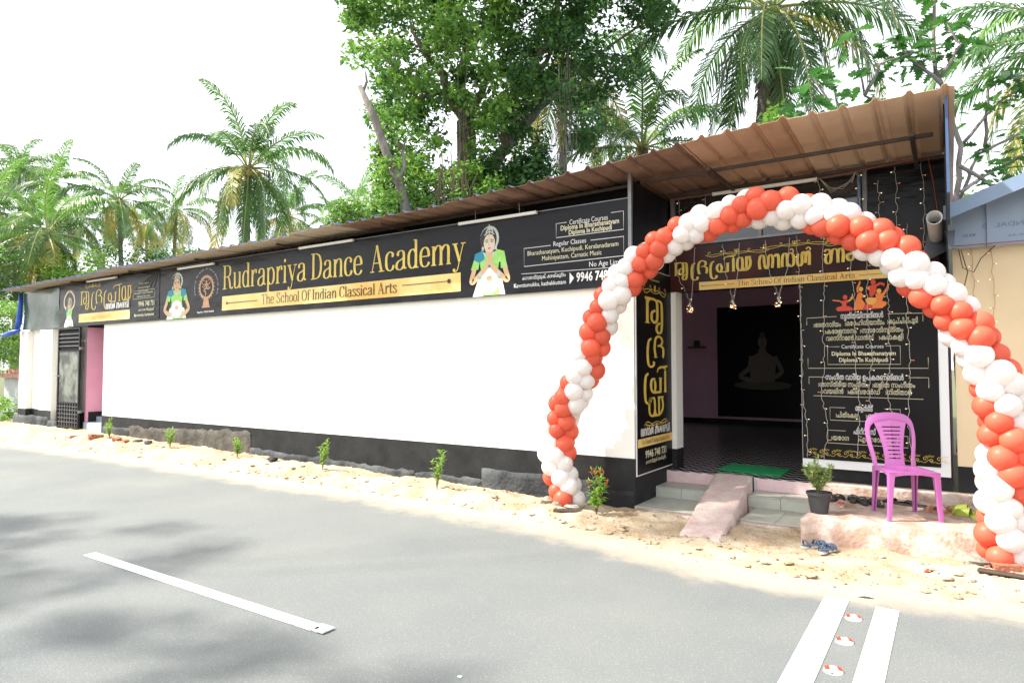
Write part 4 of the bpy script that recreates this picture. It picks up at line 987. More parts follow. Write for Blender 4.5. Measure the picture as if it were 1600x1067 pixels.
def rl(pts, w=.0045, m='cream'): F.line([(PX(a), PZ(b)) for a, b in pts], w, m)
ln(1351, 504, 'നൃത്തയിനങ്ങൾ', 65, 'print', .058, .02)
rl([(1312, 500), (1264, 501), (1264, 512)]); rl([(1390, 499), (1440, 500), (1440, 512)])
ln(1297, 516, '›ഭരതനാട്യം', 44); ln(1355, 515, '›മോഹിനിയാട്ടം', 60); ln(1411, 514, '›കുച്ചിപ്പുടി', 44)
ln(1318, 527, '›കേരളനടനം', 50); ln(1380, 527, '›നാടോടിനൃത്തം', 64)
ln(1332, 538, 'വെസ്റ്റേൺ ഡാൻസ്', 74); ln(1394, 538, '›കഥകളി', 36)
ln(1351, 551, 'Certificate Courses', 64, 'print', .042, 0)
rl([(1316, 548), (1297, 548), (1297, 576), (1407, 576), (1407, 548), (1386, 548)])
ln(1352, 562, 'Diploma In Bharathanatyam', 97, 'cream', .044, .02); ln(1352, 572, 'Diploma In Kuchipudi', 74, 'cream', .044, .02)
rl([(1265, 566), (1265, 582), (1446, 582), (1446, 566)])
ln(1352, 600, 'സംഗീത വാദ്യ ഉപകരണങ്ങൾ', 118, 'print', .058, .02)
rl([(1289, 596), (1266, 596), (1266, 607)]); rl([(1418, 596), (1446, 596), (1446, 611)])
ln(1320, 611, '›ശാസ്ത്രീയ സംഗീതം', 78); ln(1396, 611, '›ലളിത സംഗീതം', 62)
ln(1304, 622, '›വയലിൻ', 34); ln(1352, 622, '›കീബോർഡ്', 50); ln(1403, 622, '›ഗിത്താർ', 38)
rl([(1273, 626), (1438, 628)])
ln(1352, 648, 'ആർട്ട്', 27, 'print', .058, .02); rl([(1323, 644), (1299, 644), (1299, 664), (1405, 664), (1405, 644), (1382, 644)])
ln(1325, 659, '›ചിത്രകല', 34); ln(1373, 659, '›ഒറിഗാമി', 38)
ln(1352, 684, 'ഫിറ്റ്നസ്', 34, 'print', .058, .02); rl([(1323, 680), (1295, 680), (1295, 700), (1415, 701), (1415, 684), (1390, 684)])
ln(1314, 695, '›യോഗ', 28); ln(1372, 695, '›എയ്റോബിക്സ്', 60)
for i in range(11):
    u = -1.36+i*.122
    F.spiral(u+.03, .668, .024, 0, 1.1, .004, 'gold'); F.spiral(u+.085, .650, .018, PI, -1.1, .004, 'gold')
    F.stroke([(u, .635), (u+.03, .628), (u+.06, .655), (u+.09, .632), (u+.122, .640)], .0035, 'gold')
    for k in range(5): F.line([(u+.045+.012*k, .685), (u+.040+.017*k, .70+.004*(2-abs(k-2)))], .004, 'gold')
F.build('class_lettering', t)
# ---- picture curtain in the hall
t = thing('wall_hanging', 'dim dark picture of a seated musician hanging on the back wall inside the hall', 'wall hanging', (-4, 14.95, .7))
b = MB(); b.box(-4.36, -2.55, 14.94, 14.96, .52, 2.95); b.build('cloth', 'blackvinyl', t)
F = Flat((0, 14.94, 0))
M['dimskin'] = mat('muted_print', (.20, .17, .14), .7); M['dimgreen'] = mat('muted_green_print', (.10, .11, .08), .7)
F.ell(-3.40, 1.22, .60, .10, 'dimgreen'); F.stroke([(-3.62, 1.86), (-3.66, 1.6), (-3.85, 1.40), (-3.45, 1.30)], .10, 'dimskin'); F.poly([(-3.64, 1.30), (-3.66, 1.80), (-3.48, 1.93), (-3.44, 2.05), (-3.33, 2.05), (-3.30, 1.93), (-3.10, 1.80), (-3.14, 1.30)], 'dimskin'); F.ell(-3.385, 2.16, .095, .14, 'dimskin'); F.ell(-3.385, 2.30, .06, .07, 'dimgreen')
F.stroke([(-3.14, 1.84), (-3.02, 1.6), (-3.02, 1.48), (-3.3, 1.30)], .09, 'dimskin')
F.build('picture', t)
t = thing('wall_shelf', 'small dim shelf with a lamp on the mauve wall inside the hall', 'shelf', (-4.8, 14.9, 2.1))
b = MB(); b.box(-5.0, -4.62, 14.8, 14.984, 2.05, 2.08); b.build('board', 'rustbeam', t)
b = MB(); b.box(-4.86, -4.75, 14.84, 14.92, 2.081, 2.22); b.build('lamp', 'rustbeam', t)
# ---- green mat at the door
t = thing('door_mat', 'bright green rectangular mat on the dark entrance floor', 'mat', (-2.1, 8.2, .34))
b = MB(); P4 = [(-2.42, 8.22), (-1.66, 8.12), (-1.66, 8.72), (-2.40, 8.84)]
b.prism([(x, y, .342) for x, y in P4], (0, 0, .012)); b.build('pile', 'matgreen', t, bevel=.003)

# ---------------------------------------------------------------- tube lights
def tube_light(x0, x1, z, y, label, wires=True, z2=None):
    z2 = z if z2 is None else z2
    t = thing('tube_light', label, 'tube light', ((x0+x1)/2, y, z), 'tube lights along the top of the banners')
    b = MB(); b.hexa([(x0, y-.02, z-.035), (x1, y-.02, z2-.035), (x1, y+.02, z2-.035), (x0, y+.02, z-.035), (x0, y-.02, z), (x1, y-.02, z2), (x1, y+.02, z2), (x0, y+.02, z)]); b.build('fixture', 'metaltube', t, bevel=.004)
    for xx, zz in ((x0, z), (x1, z2)):
        b = MB(); b.box(xx-.012 if xx == x0 else xx+.001, xx-.001 if xx == x0 else xx+.012, y-.022, y+.022, zz-.037, zz+.002); b.build('end_cap', 'pvc', t)
    if wires:
        for f in (.22, .8):
            xx = x0+(x1-x0)*f
            b = MB(); b.tube([(xx, y, z), (xx-.01, y+.01, z+.06), (xx-.02, y+.02, z+.14)], .003, 4); b.build('hanging_wire', 'wire', t)
tube_light(-5.37, -4.19, 3.52, 6.84, 'white tube light above the dancer with pressed palms')
tube_light(-8.60, -7.40, 3.52, 6.84, 'white tube light above the word Dance on the long banner', wires=False)
tube_light(-12.1, -10.97, 3.48, 6.84, 'white tube light above the round emblem at the left of the long banner', wires=False)
tube_light(-15.7, -14.45, 3.50, 6.84, 'white tube light above the small left banner', wires=False)
tube_light(-2.32, -1.19, 3.70, 7.88, 'pinkish white tube light under the roof above the entrance', wires=False)
# ================================================================ BALLOON ARCH
AP = [(-3.59, 0.14), (-3.66, .40), (-3.70, .70), (-3.64, 1.05), (-3.42, 1.42), (-3.27, 1.84), (-3.13, 2.19), (-2.90, 2.50), (-2.61, 2.76), (-2.26, 2.95), (-1.83, 3.09), (-1.40, 3.11),
      (-.96, 2.98), (-.60, 2.76), (-.31, 2.50), (-.10, 2.24), (.08, 1.98), (.235, 1.68), (.315, 1.37), (.35, 1.07), (.345, .77), (.33, .47), (.315, .14)]
AY = 6.5
path = catmull(AP, 12)
cum = [0]
for a, b in zip(path, path[1:]): cum.append(cum[-1]+math.hypot(b[0]-a[0], b[1]-a[1]))
def at_len(s):
    for i in range(len(path)-1):
        if cum[i+1] >= s or i == len(path)-2:
            t = (s-cum[i])/(cum[i+1]-cum[i]); return [path[i][k]+(path[i+1][k]-path[i][k])*t for k in (0, 1)], [path[i+1][k]-path[i][k] for k in (0, 1)]
arch = thing('balloon_arch', 'arch of red and white balloons spiralling over the entrance', 'balloon arch', (-1.63, AY, .1))
b = MB(); b.tube([(p[0], AY, p[1]) for p in path[::3]], .011, 6); b.build('pole', 'wire', arch, smooth=True)
def balloon_mesh(m):
    b = MB(); n = 20; pr = []
    for i in range(15):
        ph = PI*i/14; r = math.sin(ph); z = math.cos(ph)
        z2 = z*(1.08 if z < 0 else 1.0); r2 = r*(1-.09*max(0, -z))
        pr.append((max(.001, r2), z2))
    b.lathe(pr, n=n); b.lathe([(.05, -1.06), (.035, -1.12), (.085, -1.17), (.0, -1.165)], n=8)
    me = b.mesh('balloon', m, smooth=True); return me
bm_ = {'r': balloon_mesh('balred'), 'w': balloon_mesh('balwhite')}
SP = .130; NC = int((cum[-1]-.0)/SP)
for c in range(NC+1):
    s = min(cum[-1]-.001, c*SP); (x, z), (dx, dz) = at_len(s); L = math.hypot(dx, dz)
    T = V((dx/L, 0, dz/L)); Nn = V((-dz/L, 0, dx/L)); Yd = V((0, -1, 0))          # Nn points to the outside of the arch on the left leg
    for j in range(4):
        a = PI/2*j+PI/4*j*0-PI/4*c+.35+rnd.uniform(-.13, .13)
        d = Nn*math.cos(a)+Yd*math.sin(a)
        col = 'r' if j < 2 else 'w'
        R0 = rnd.uniform(.086, .107)*(1.07 if x < -2.9 else 1)
        pos = V((x, AY, z))+d*(R0*1.02)+T*rnd.uniform(-.022, .022)
        pos.z = max(pos.z, R0+.02)
        q = d.to_track_quat('Z', 'Y').to_euler()
        inst('balloon', bm_[col], arch, pos-arch.location, q, R0)

# ================================================================ CHAIR
ch = thing('plastic_chair', 'purple armless plastic chair with slotted back on the porch platform', 'chair', (-.365, 6.95, .262))
ch.scale = (.93, .95, .985)
ch.rotation_euler = (0, 0, math.radians(26))
def chp(b, name, m='chair', bevel=0.0, smooth=True, parent=None):
    me = b.mesh(name, m, smooth); o = bpy.data.objects.new(name, me); C.objects.link(o); o.parent = parent or ch
    if bevel: q = o.modifiers.new('bevel', 'BEVEL'); q.width = bevel; q.segments = 2; q.limit_method = 'ANGLE'
    return o
# local frame: x right, y back, z up; front at y=-.2
SW, SD, SH = .215, .205, .435
b = MB(); n = 12; vs = []
for k, z in ((0, SH-.018), (1, SH)):
    for j in range(n+1):
        for i in range(n+1):
            u = i/n*2-1; v = j/n*2-1
            w = SW*(1-.10*(v*.5+.5)); x = w*u; y = SD*v
            if abs(u) > .75 and abs(v) > .75: x *= .975; y *= .975
            dip = -.014*(1-u*u)*(1-v*v)-(.012 if v < -.8 else 0)*(1 if k else 1)*((-.8-v)/.2 if v < -.8 else 0)
            vs.append((x, y, z+dip))
q = (n+1)**2
b.add(vs, [(q+j*(n+1)+i, q+j*(n+1)+i+1, q+(j+1)*(n+1)+i+1, q+(j+1)*(n+1)+i) for j in range(n) for i in range(n)]+[(j*(n+1)+i, (j+1)*(n+1)+i, (j+1)*(n+1)+i+1, j*(n+1)+i+1) for j in range(n) for i in range(n)])
rim = [(i, 0) for i in range(n)]+[(n, j) for j in range(n)]+[(n-i, n) for i in range(n)]+[(0, n-j) for j in range(n)]
idx = [j*(n+1)+i for i, j in rim]
b.f += [(idx[k], idx[(k+1) % len(idx)], q+idx[(k+1) % len(idx)], q+idx[k]) for k in range(len(idx))]; b.m += [0]*len(idx)
chp(b, 'seat')
b = MB()   # apron lip round the seat
for x0, y0, x1, y1 in ((-SW, -SD, SW, -SD), (-SW, -SD, -SW*.9, SD), (SW, -SD, SW*.9, SD)):
    d = V((x1-x0, y1-y0, 0)).normalized(); nn = V((-d.y, d.x, 0))*.006
    for k in range(10):
        a, c = k/10, (k+1)/10; dr = lambda t: .052-.026*math.sin(PI*t)
        A = V((x0+(x1-x0)*a, y0+(y1-y0)*a, 0)); D = V((x0+(x1-x0)*c, y0+(y1-y0)*c, 0))
        b.hexa([A-nn+V((0, 0, SH-dr(a))), D-nn+V((0, 0, SH-dr(c))), D+nn+V((0, 0, SH-dr(c))), A+nn+V((0, 0, SH-dr(a))), A-nn+V((0, 0, SH-.004)), D-nn+V((0, 0, SH-.004)), D+nn+V((0, 0, SH-.004)), A+nn+V((0, 0, SH-.004))])
chp(b, 'seat_rim', smooth=False)
for sx, sy in ((-1, -1), (1, -1), (-1, 1), (1, 1)):
    b = MB(); x0, y0 = sx*(SW-.018 if sy < 0 else SW*.9-.016), sy*(SD-.016)
    x1, y1 = sx*(SW+.012 if sy < 0 else SW*.9+.0), sy*(SD+.025 if sy > 0 else SD+.0)
    secs = [(SH-.006, .034, .030), (SH-.06, .030, .027), (SH*.5, .024, .021), (0.012, .019, .017), (0, .020, .018)]
    vs = []
    for (z, hx, hy) in secs:
        t = 1-z/SH; cx_, cy_ = x0+(x1-x0)*t, y0+(y1-y0)*t
        pr = [(-1, -1), (1, -1), (1, 1), (.45, 1), (.45, -.35), (-.45, -.35), (-.45, 1), (-1, 1)]
        for (u, v) in pr: vs.append((cx_+u*hx*.85, cy_+(v*hy*(1 if sy < 0 else -1)*1.0), z))
    fs = [(i*8+k, i*8+(k+1) % 8, (i+1)*8+(k+1) % 8, (i+1)*8+k) for i in range(len(secs)-1) for k in range(8)]
    fs += [tuple(range(8)), tuple((len(secs)-1)*8+k for k in range(8))]
    b.add(vs, fs); chp(b, 'leg', smooth=False, bevel=.003)
# back: outer hoop + central slotted splat
def bk(u, z):   # surface of the back: u sideways -1..1, z height over the seat
    t = z/.455; return V((u, .186+.085*t+.020*t*t-(.030*(1-(u/.2)**2) if True else 0)+.03, SH+z))
hoop = [(-.175, -.01), (-.190, .10), (-.212, .22), (-.216, .32), (-.195, .395), (-.14, .440), (-.06, .458), (0, .461), (.06, .458), (.14, .440), (.195, .395), (.216, .32), (.212, .22), (.190, .10), (.175, -.01)]
hp = catmull(hoop, 4); b = MB(); vs = []
for i, (u, z) in enumerate(hp):
    a_, c_ = hp[max(0, i-1)], hp[min(len(hp)-1, i+1)]; dx, dz = c_[0]-a_[0], c_[1]-a_[1]; L = math.hypot(dx, dz); nx_, nz_ = -dz/L, dx/L
    top = sstep(.33, .45, z); wd = .019+.016*top
    shift = -.012*top
    for (o1, o2) in ((-1, -.008), (1, -.008), (1, .008), (-1, .008)):
        uu, zz = u+nx_*(o1*wd)*1.0, z+nz_*(o1*wd)+shift*0
        p = bk(uu, zz); vs.append((p.x, p.y+o2, p.z))
N_ = len(hp); b.add(vs, [(i*4+k, i*4+(k+1) % 4, (i+1)*4+(k+1) % 4, (i+1)*4+k) for i in range(N_-1) for k in range(4)]+[(0, 1, 2, 3), ((N_-1)*4+3, (N_-1)*4+2, (N_-1)*4+1, (N_-1)*4)])
chp(b, 'back_hoop', bevel=.004)
splat = [(-.01, .095), (.06, .088), (.15, .092), (.25, .108), (.33, .128), (.39, .150), (.425, .155)]
slots = [.07+.036*k for k in range(9)]
b = MB(); zs = []
def sw(z): return lerp([(a, c) for a, c in splat], z)
# strips between slots, joined by side strips so that each slot is a real opening with a dark disc painted as the round hole's shade in its middle
zz = [-.01]
for s in slots: zz += [s-.0055, s+.0055]
zz += [.425]
def slab(u0, u1, z0, z1, f0=None):
    pts = []
    n = max(2, int((z1-z0)/.03)+1) if z1-z0 > .02 else 2
    vs = []
    for j in range(n):
        z = z0+(z1-z0)*j/(n-1); a_, c_ = (u0(z) if callable(u0) else u0), (u1(z) if callable(u1) else u1)
        for u in (a_, a_+(c_-a_)/2, c_):
            p = bk(u, z); vs += [(p.x, p.y-.006, p.z), (p.x, p.y+.006, p.z)]
    fs = []
    for j in range(n-1):
        for k in range(2):
            o_ = j*6+k*2; fs += [(o_, o_+2, o_+8, o_+6), (o_+1, o_+7, o_+9, o_+3)]
        o_ = j*6; fs += [(o_, o_+6, o_+7, o_+1), (o_+4, o_+5, o_+11, o_+10)]
    for k in range(2): fs += [(k*2, k*2+1, k*2+3, k*2+2)]; e = (n-1)*6; fs += [(e+k*2, e+k*2+2, e+k*2+3, e+k*2+1)]
    b.add(vs, fs)
for i in range(0, len(zz)-1, 2): slab(lambda z: -sw(z), lambda z: sw(z), zz[i], zz[i+1])
for s in slots:
    slab(lambda z: -sw(z), lambda z: -sw(z)*.62, s-.0055, s+.0055); slab(lambda z: sw(z)*.66, lambda z: sw(z), s-.0055, s+.0055)
sp_ = chp(b, 'back_splat', smooth=False)
for s in slots:
    p = bk(0, s); b = MB(); b.lathe([(0, -.0072), (.0105, -.0072), (.0105, .0072), (0, .0072)], n=14); b.v = [(p.x+q[0], p.y+q[2], p.z+q[1]) for q in b.v]
    chp(b, 'slot_hole_shade', 'hole', smooth=False, parent=sp_)

# ================================================================ POT PLANT AND SAPLINGS
def leafy(b, base, h, spread, nst, nl, ls, m, seed, m2=None, topbias=0.0, wide=.28):
    r = random.Random(seed); stems = MB()
    for s in range(nst):
        a = r.uniform(0, 2*PI); tip = V((math.cos(a)*spread*r.uniform(.2, 1), math.sin(a)*spread*r.uniform(.2, 1), h*r.uniform(.65, 1)))
        pts = [V(base)+V((tip.x*t**1.5, tip.y*t**1.5, tip.z*t)) for t in (0, .35, .7, 1)]
        stems.tube(pts, [.004, .0032, .0025, .001], 5)
        for k in range(nl):
            t = r.uniform(.25+topbias, 1); p = V(base)+V((tip.x*t**1.5, tip.y*t**1.5, tip.z*t))
            a2 = r.uniform(0, 2*PI); el = r.uniform(-.3, 1.0)+(.5 if t > .85 else 0)
            d = V((math.cos(a2)*math.cos(el), math.sin(a2)*math.cos(el), math.sin(el))); L = ls*r.uniform(.6, 1.15)
            sd = d.cross(V((0, 0, 1))).normalized()*L*wide; up = sd.cross(d).normalized()*L*.10
            mm = m2 if (m2 and t > .88 and r.random() < .6) else m
            b.add([p, p+d*L*.45+sd*.5+up, p+d*L+up*-1.2, p+d*L*.45-sd*.5+up, p+d*L*.5], [(0, 4, 1), (1, 4, 2), (0, 3, 4), (3, 2, 4)], mm)
    return stems
px, py_ = -1.035, 6.70
t = thing('potted_plant', 'small bushy green plant in a black plastic pot at the platform corner', 'potted plant', (px, py_, .262))
b = MB(); b.lathe([(0, .0), (.072, .0), (.076, .01), (.100, .165), (.112, .168), (.113, .192), (.104, .193), (.100, .17), (.094, .160), (0, .158)], (px, py_, .262), 28); b.build('pot', 'pot', t, smooth=False, bevel=.0)
b = MB(); b.lathe([(0, .172), (.05, .176), (.097, .166)], (px, py_, .262), 20); b.build('soil', 'soil', t)
b = MB(); s_ = leafy(b, (px, py_, .43), .27, .17, 26, 44, .052, 'leafpot', 3); s2 = leafy(b, (px-.01, py_, .43), .38, .05, 3, 40, .052, 'leafpot', 8)
s_.v += s2.v; s_.f += [[i+len(s_.v)-len(s2.v) for i in f] for f in s2.f]; s_.m += s2.m
s_.build('stem', 'twig', t); b.build('foliage', None, t)
SAP = [(-13.95, 6.55, .40, 'seedling beside the brick rubble near the left door step'), (-11.75, 6.55, .34, 'second roadside seedling from the left door, in the sandy bank'),
       (-9.75, 6.56, .34, 'seedling in the bank below the round emblem of the banner'), (-7.55, 6.45, .44, 'seedling in the bank below the word Dance'),
       (-5.33, 6.35, .52, 'taller seedling at the left end of the grey concrete footing')]
for i, (x, y, h, lb) in enumerate(SAP):
    z = ground_z(x, y)-.01; t = thing('sapling', lb, 'seedling', (x, y, z), 'seedlings planted along the wall')
    b = MB(); s_ = leafy(b, (x, y, z), h, .13, 6, 24, .075, 'sapleaf', 40+i); s_.build('stem', 'twig', t); b.build('foliage', None, t)
x, y = -3.18, 6.42; z = ground_z(x, y)-.01
t = thing('sapling', 'larger seedling with reddish tips right of the left foot of the balloon arch', 'seedling', (x, y, z), 'seedlings planted along the wall')
b = MB(); s_ = leafy(b, (x, y, z), .48, .14, 7, 30, .085, 'sapleaf', 77, 'redleaf'); s_.build('stem', 'twig', t); b.build('foliage', None, t)

# ================================================================ SHOES
def outline(L, Wd, n=20):
    pts = []
    for k in range(n):
        a = 2*PI*k/n; y = -math.cos(a)*L/2; f = (y/L+.5)
        w = Wd/2*(.80-.22*math.sin(PI*min(1, f*1.25))**2+.30*sstep(.35, .8, f))*abs(math.sin(a))**.6
        pts.append((math.copysign(w, math.sin(a)) if abs(math.sin(a)) > 1e-6 else 0, y))
    return pts
def shoe(x, y, z, ang, kind, sole, bed, strap, label, L=.27, group=None, tip=0, cat='sandal'):
    t = thing(kind if kind != 'clogs' else 'clog', label, cat, (x, y, z), group); t.rotation_euler = (0, tip, ang)
    def put(b, name, m, sm=False, bev=0):
        me = b.mesh(name, m, sm); o = bpy.data.objects.new(name, me); C.objects.link(o); o.parent = t
        if bev: q = o.modifiers.new('bevel', 'BEVEL'); q.width = bev; q.segments = 2
    Wd = .092*L/.245; o = outline(L, Wd)
    b = MB(); b.prism([(p[0], p[1], .0) for p in o], (0, 0, .018)); put(b, 'sole', sole, bev=.003)
    b = MB(); b.prism([(p[0]*.93, p[1]*.96, .0185) for p in o], (0, 0, .006)); put(b, 'footbed', bed, bev=.002)
    def band(y0, y1, h, wd, m=strap, lean=0):
        b = MB(); n = 10; vs = []
        for i in range(n+1):
            a = PI*i/n; r = wd
            for yy, k in ((y0, 1), (y1, 1.0)):
                for rr in (1.0, .93): vs.append((math.cos(a)*r*rr, yy+lean*math.sin(a), .010+math.sin(a)*h*rr))
        b.add(vs, [(i*4+a_, i*4+b_, i*4+4+b_, i*4+4+a_) for i in range(n) for a_, b_ in ((0, 2), (2, 3), (3, 1), (1, 0))]); put(b, 'strap', m, True)
    if kind == 'sandal': band(.045, .085, .045, Wd*.50); band(.0, .022, .058, Wd*.47); band(-.085, -.068, .062, Wd*.42, lean=-.03)
    elif kind == 'slipper': band(.02, .085, .046, Wd*.5)
    elif kind == 'flip_flop':
        for s in (-1, 1):
            b = MB(); b.tube([(0, .075, .022), (s*.015, .05, .045), (s*.038, 0, .035), (s*.042, -.03, .018)], [.004, .007, .008, .006], 6); put(b, 'strap', strap, True)
    elif kind == 'clogs':
        b = MB(); vs = []; n = 12; rows = 8
        for j in range(rows+1):
            f = j/rows; yy = L*(.49-.56*f); w = Wd*.53*(.35+.65*math.sin(min(1, f*1.6+.08)*PI/2)); h = .030+.045*math.sin(min(1, f*1.1)*PI/2)
            for i in range(n+1): a = PI*i/n; vs.append((math.cos(a)*w, yy, .008+math.sin(a)*h))
        b.add(vs, [(j*(n+1)+i, j*(n+1)+i+1, (j+1)*(n+1)+i+1, (j+1)*(n+1)+i) for j in range(rows) for i in range(n)]+[tuple(range(n+1))]); put(b, 'upper', strap, True)
        band(-.115, -.085, .055, Wd*.5, lean=-.01)
    return t
M['shoeblack'] = mat('black_rubber_sole', (.025, .022, .022), .6); M['shoedark'] = mat('worn_black_footbed', (.06, .055, .05), .7, var=.3, vscale=40)
M['shoebrown'] = mat('brown_leather', (.30, .12, .07), .6); M['shoetan'] = mat('tan_sole', (.42, .24, .15), .7); M['shoepink'] = mat('salmon_rubber', (.60, .20, .15), .5)
M['shoegreen'] = mat('olive_green_foam', (.27, .33, .03), .5); M['shoegreend'] = mat('green_foam_inside', (.20, .24, .03), .6)
M['shoeblue'] = mat('blue_grey_denim', (.07, .11, .18), .7, var=.4, vscale=60); M['shoecream'] = mat('cream_sole', (.55, .50, .38), .7)
gB = 'footwear left on the porch'
ZP = .262
shoe(-.985, 7.42, ZP, -.3, 'sandal', 'shoeblack', 'shoedark', 'shoeblack', 'black strappy sandal at the left end of the row, right behind the pot plant', group=gB)
shoe(-.905, 7.12, ZP, .15, 'slipper', 'shoecream', 'shoepink', 'shoepink', 'salmon pink slipper in front of the black sandals', L=.19, group=gB)
shoe(-.84, 7.46, ZP, .1, 'sandal', 'shoeblack', 'shoedark', 'shoeblack', 'black sandal behind the salmon pink slipper', group=gB)
shoe(-.74, 7.38, ZP, .25, 'sandal', 'shoeblack', 'shoedark', 'shoeblack', 'black sandal in the middle of the row between pot and chair', group=gB)
shoe(-.63, 7.36, ZP, .5, 'sandal', 'shoeblack', 'shoedark', 'shoeblack', 'black sandal just left of the rear leg of the purple chair', group=gB)
shoe(-.46, 7.55, ZP, 1.2, 'slipper', 'shoeblack', 'shoedark', 'shoeblack', 'dark slipper half hidden behind the left legs of the purple chair', group=gB)
shoe(-.33, 7.52, ZP, 1.35, 'flip_flop', 'shoedark', 'shoeblack', 'shoeblack', 'flat dark flip-flop seen between the chair legs', group=gB)
shoe(-.12, 7.30, ZP, .9, 'slipper', 'shoetan', 'shoebrown', 'shoebrown', 'brown slipper touching the right front chair leg', group=gB)
shoe(-.0, 7.42, ZP, .4, 'flip_flop', 'shoetan', 'shoebrown', 'shoebrown', 'brown flip-flop between the chair and the green clogs', group=gB)
shoe(.11, 7.25, ZP, 1.25, 'clogs', 'shoegreen', 'shoegreend', 'shoegreen', 'olive green foam clog nearer the road', L=.25, group=gB, cat='clog')
shoe(.09, 7.42, ZP, 1.4, 'clogs', 'shoegreen', 'shoegreend', 'shoegreen', 'olive green foam clog nearer the wall, partly behind the other', L=.25, group=gB, cat='clog')
shoe(-.90, 6.20, ground_z(-.90, 6.20)+.008, -.25, 'sandal', 'shoecream', 'shoeblue', 'shoeblue', 'blue-grey sandal on the sand, nearer the road', group='pair of blue-grey sandals on the sand')
shoe(-1.02, 6.34, ground_z(-1.02, 6.34)+.008, -.75, 'sandal', 'shoecream', 'shoeblue', 'shoeblue', 'blue-grey sandal on the sand, nearer the platform', group='pair of blue-grey sandals on the sand')

# ================================================================ FAIRY LIGHTS
def strand(pts, label, nb=11, seed=0, y=7.975, red=.3, cluster=False, wirem='wire', name='fairy_light_strand', group='fairy light strands hanging at the entrance', wob=.012):
    """pts: (x, z) list from top to bottom"""
    r = random.Random(seed); t = thing(name, label, 'fairy lights', (pts[0][0], y, pts[0][1]), group)
    P3 = []; tot = len(pts)
    cc = catmull(pts, 9) if len(pts) > 2 else [(pts[0][0]+(pts[1][0]-pts[0][0])*k/12, pts[0][1]+(pts[1][1]-pts[0][1])*k/12) for k in range(13)]
    for i, (x, z) in enumerate(cc): P3.append(V((x+r.uniform(-wob, wob)*(1 if 0 < i < len(cc)-1 else 0), y+r.uniform(-.004, .004), z)))
    b = MB(); b.tube(P3, .0024, 5); bl = MB()
    side = 1
    for k in range(nb):
        f = (k+.5)/nb*(len(P3)-1); i = int(f); p = P3[i].lerp(P3[min(i+1, len(P3)-1)], f-i); side = -side if r.random() < .8 else side
        e = p+V((side*.028, -.004, -.004+r.uniform(-.01, .01))); b.tube([p, e], .0025, 4); bl.blob(tuple(e), (.0065, .0045, .0045), 'bulbred' if r.random() < red else 'bulb', n=6)
    b.build('wire', wirem, t); bl.build('bulbs', None, t, kind='stuff')
    return t
# (px) positions measured on the photo, turned into metres along the hanging plane
def sx_(px): return -1.40+(px-1254)*.00622
def sz_(py): return 2.535-(py-447)*.00700
STR = [(1252, 372, 1262, 722, 'double strand down the left edge of the class poster'), (1296, 372, 1291, 728, 'strand just left of the red dancers on the poster'),
       (1339, 372, 1346, 718, 'strand through the left half of the red dancers'), (1362, 372, 1366, 640, 'strand through the middle of the red dancers, ending above the chair'),
       (1392, 372, 1396, 650, 'strand at the right edge of the red dancers, ending at the chair top'), (1423, 400, 1421, 724, 'strand nearest the right edge of the class poster')]
for i, (a, b0, c, d, lb) in enumerate(STR):
    x0, x1 = sx_(a), sx_(c); zt, zb = 3.10, sz_(d)
    n = 7; pts = [(x0+(x1-x0)*k/n+(rnd.uniform(-.012, .012)+(.03*math.sin(k*2.2+i) if k > 4 else 0)), zt+(zb-zt)*k/n) for k in range(n+1)]
    strand(pts, lb, 15 if d > 700 else 12, 100+i)
b = None
for i, (a, c, px, pz, lb) in enumerate([(1063, 1095, 1086, 490, 'bunched strand hanging lowest at the left of the dark doorway'), (1140, 1166, 1155, 487, 'bunched strand in the middle of the doorway'), (1205, 1240, 1223, 481, 'bunched strand at the right of the dark doorway')]):
    k = .0068; X = lambda p: -2.85+(p-1060)*.00755
    xc = X(px); z = {0: 2.36, 1: 2.37, 2: 2.38}[i]
    t = strand([(X(a), 3.08), (X(a)+.03, 2.75), (xc-.02, z+.10), (xc, z)], lb, 5, 200+i, group='bunched strands over the doorway')
    b = MB(); b.tube([(X(c), 7.97, 3.08), (X(c)-.02, 7.97, 2.75), (xc+.02, 7.972, z+.1), (xc, 7.975, z)], .0032, 5); b.tube([(xc-.012, 7.975, z+.03), (xc+.012, 7.975, z-.03)], [.012, .016], 7); b.build('wire_loop', 'wire', t)
    bl = MB()
    for q in range(16): bl.blob((xc+rnd.uniform(-.04, .04), 7.965+rnd.uniform(-.02, .02), z-.045+rnd.uniform(-.035, .02)), .0065, 'bulb' if q % 3 else 'bulbred', n=6)
    bl.build('bulb_cluster', None, t, kind='stuff')
for i, (xx, z0, z1, lb) in enumerate([(-2.78, 3.70, 3.2, 'short tangled strand at the top left corner above the arch'), (-2.45, 3.70, 3.22, 'single short strand above the left shoulder of the arch'), (-1.18, 3.72, 3.2, 'strand hanging over the dark glass near the roof tube light'), (-.79, 3.72, 3.12, 'strand against the blue post above the arch'), (-.60, 3.60, 3.12, 'strand left of the middle on the black upper sheet'),
                                  (-.44, 3.72, 3.05, 'strand in the middle of the black upper sheet'), (-.20, 3.74, 2.75, 'long strand at the right of the black upper sheet')]):
    strand([(xx, z0), (xx+.01, (z0+z1)/2), (xx, z1)], lb, 5 if i < 6 else 8, 300+i, group='short strands under the roof edge')
for i, (xx, z1, lb) in enumerate([(.20, 1.3, 'strand on the beige wall nearest the poster'), (.36, 1.15, 'second strand on the beige wall behind the arch'), (.66, 1.2, 'strand on the beige wall at the right photo edge')]):
    strand([(xx, 2.80), (xx+.02, 2.3), (xx-.01, 1.8), (xx+.01, z1)], lb, 11, 400+i, y=8.07, group='strands on the beige wall', wirem='shoetan')
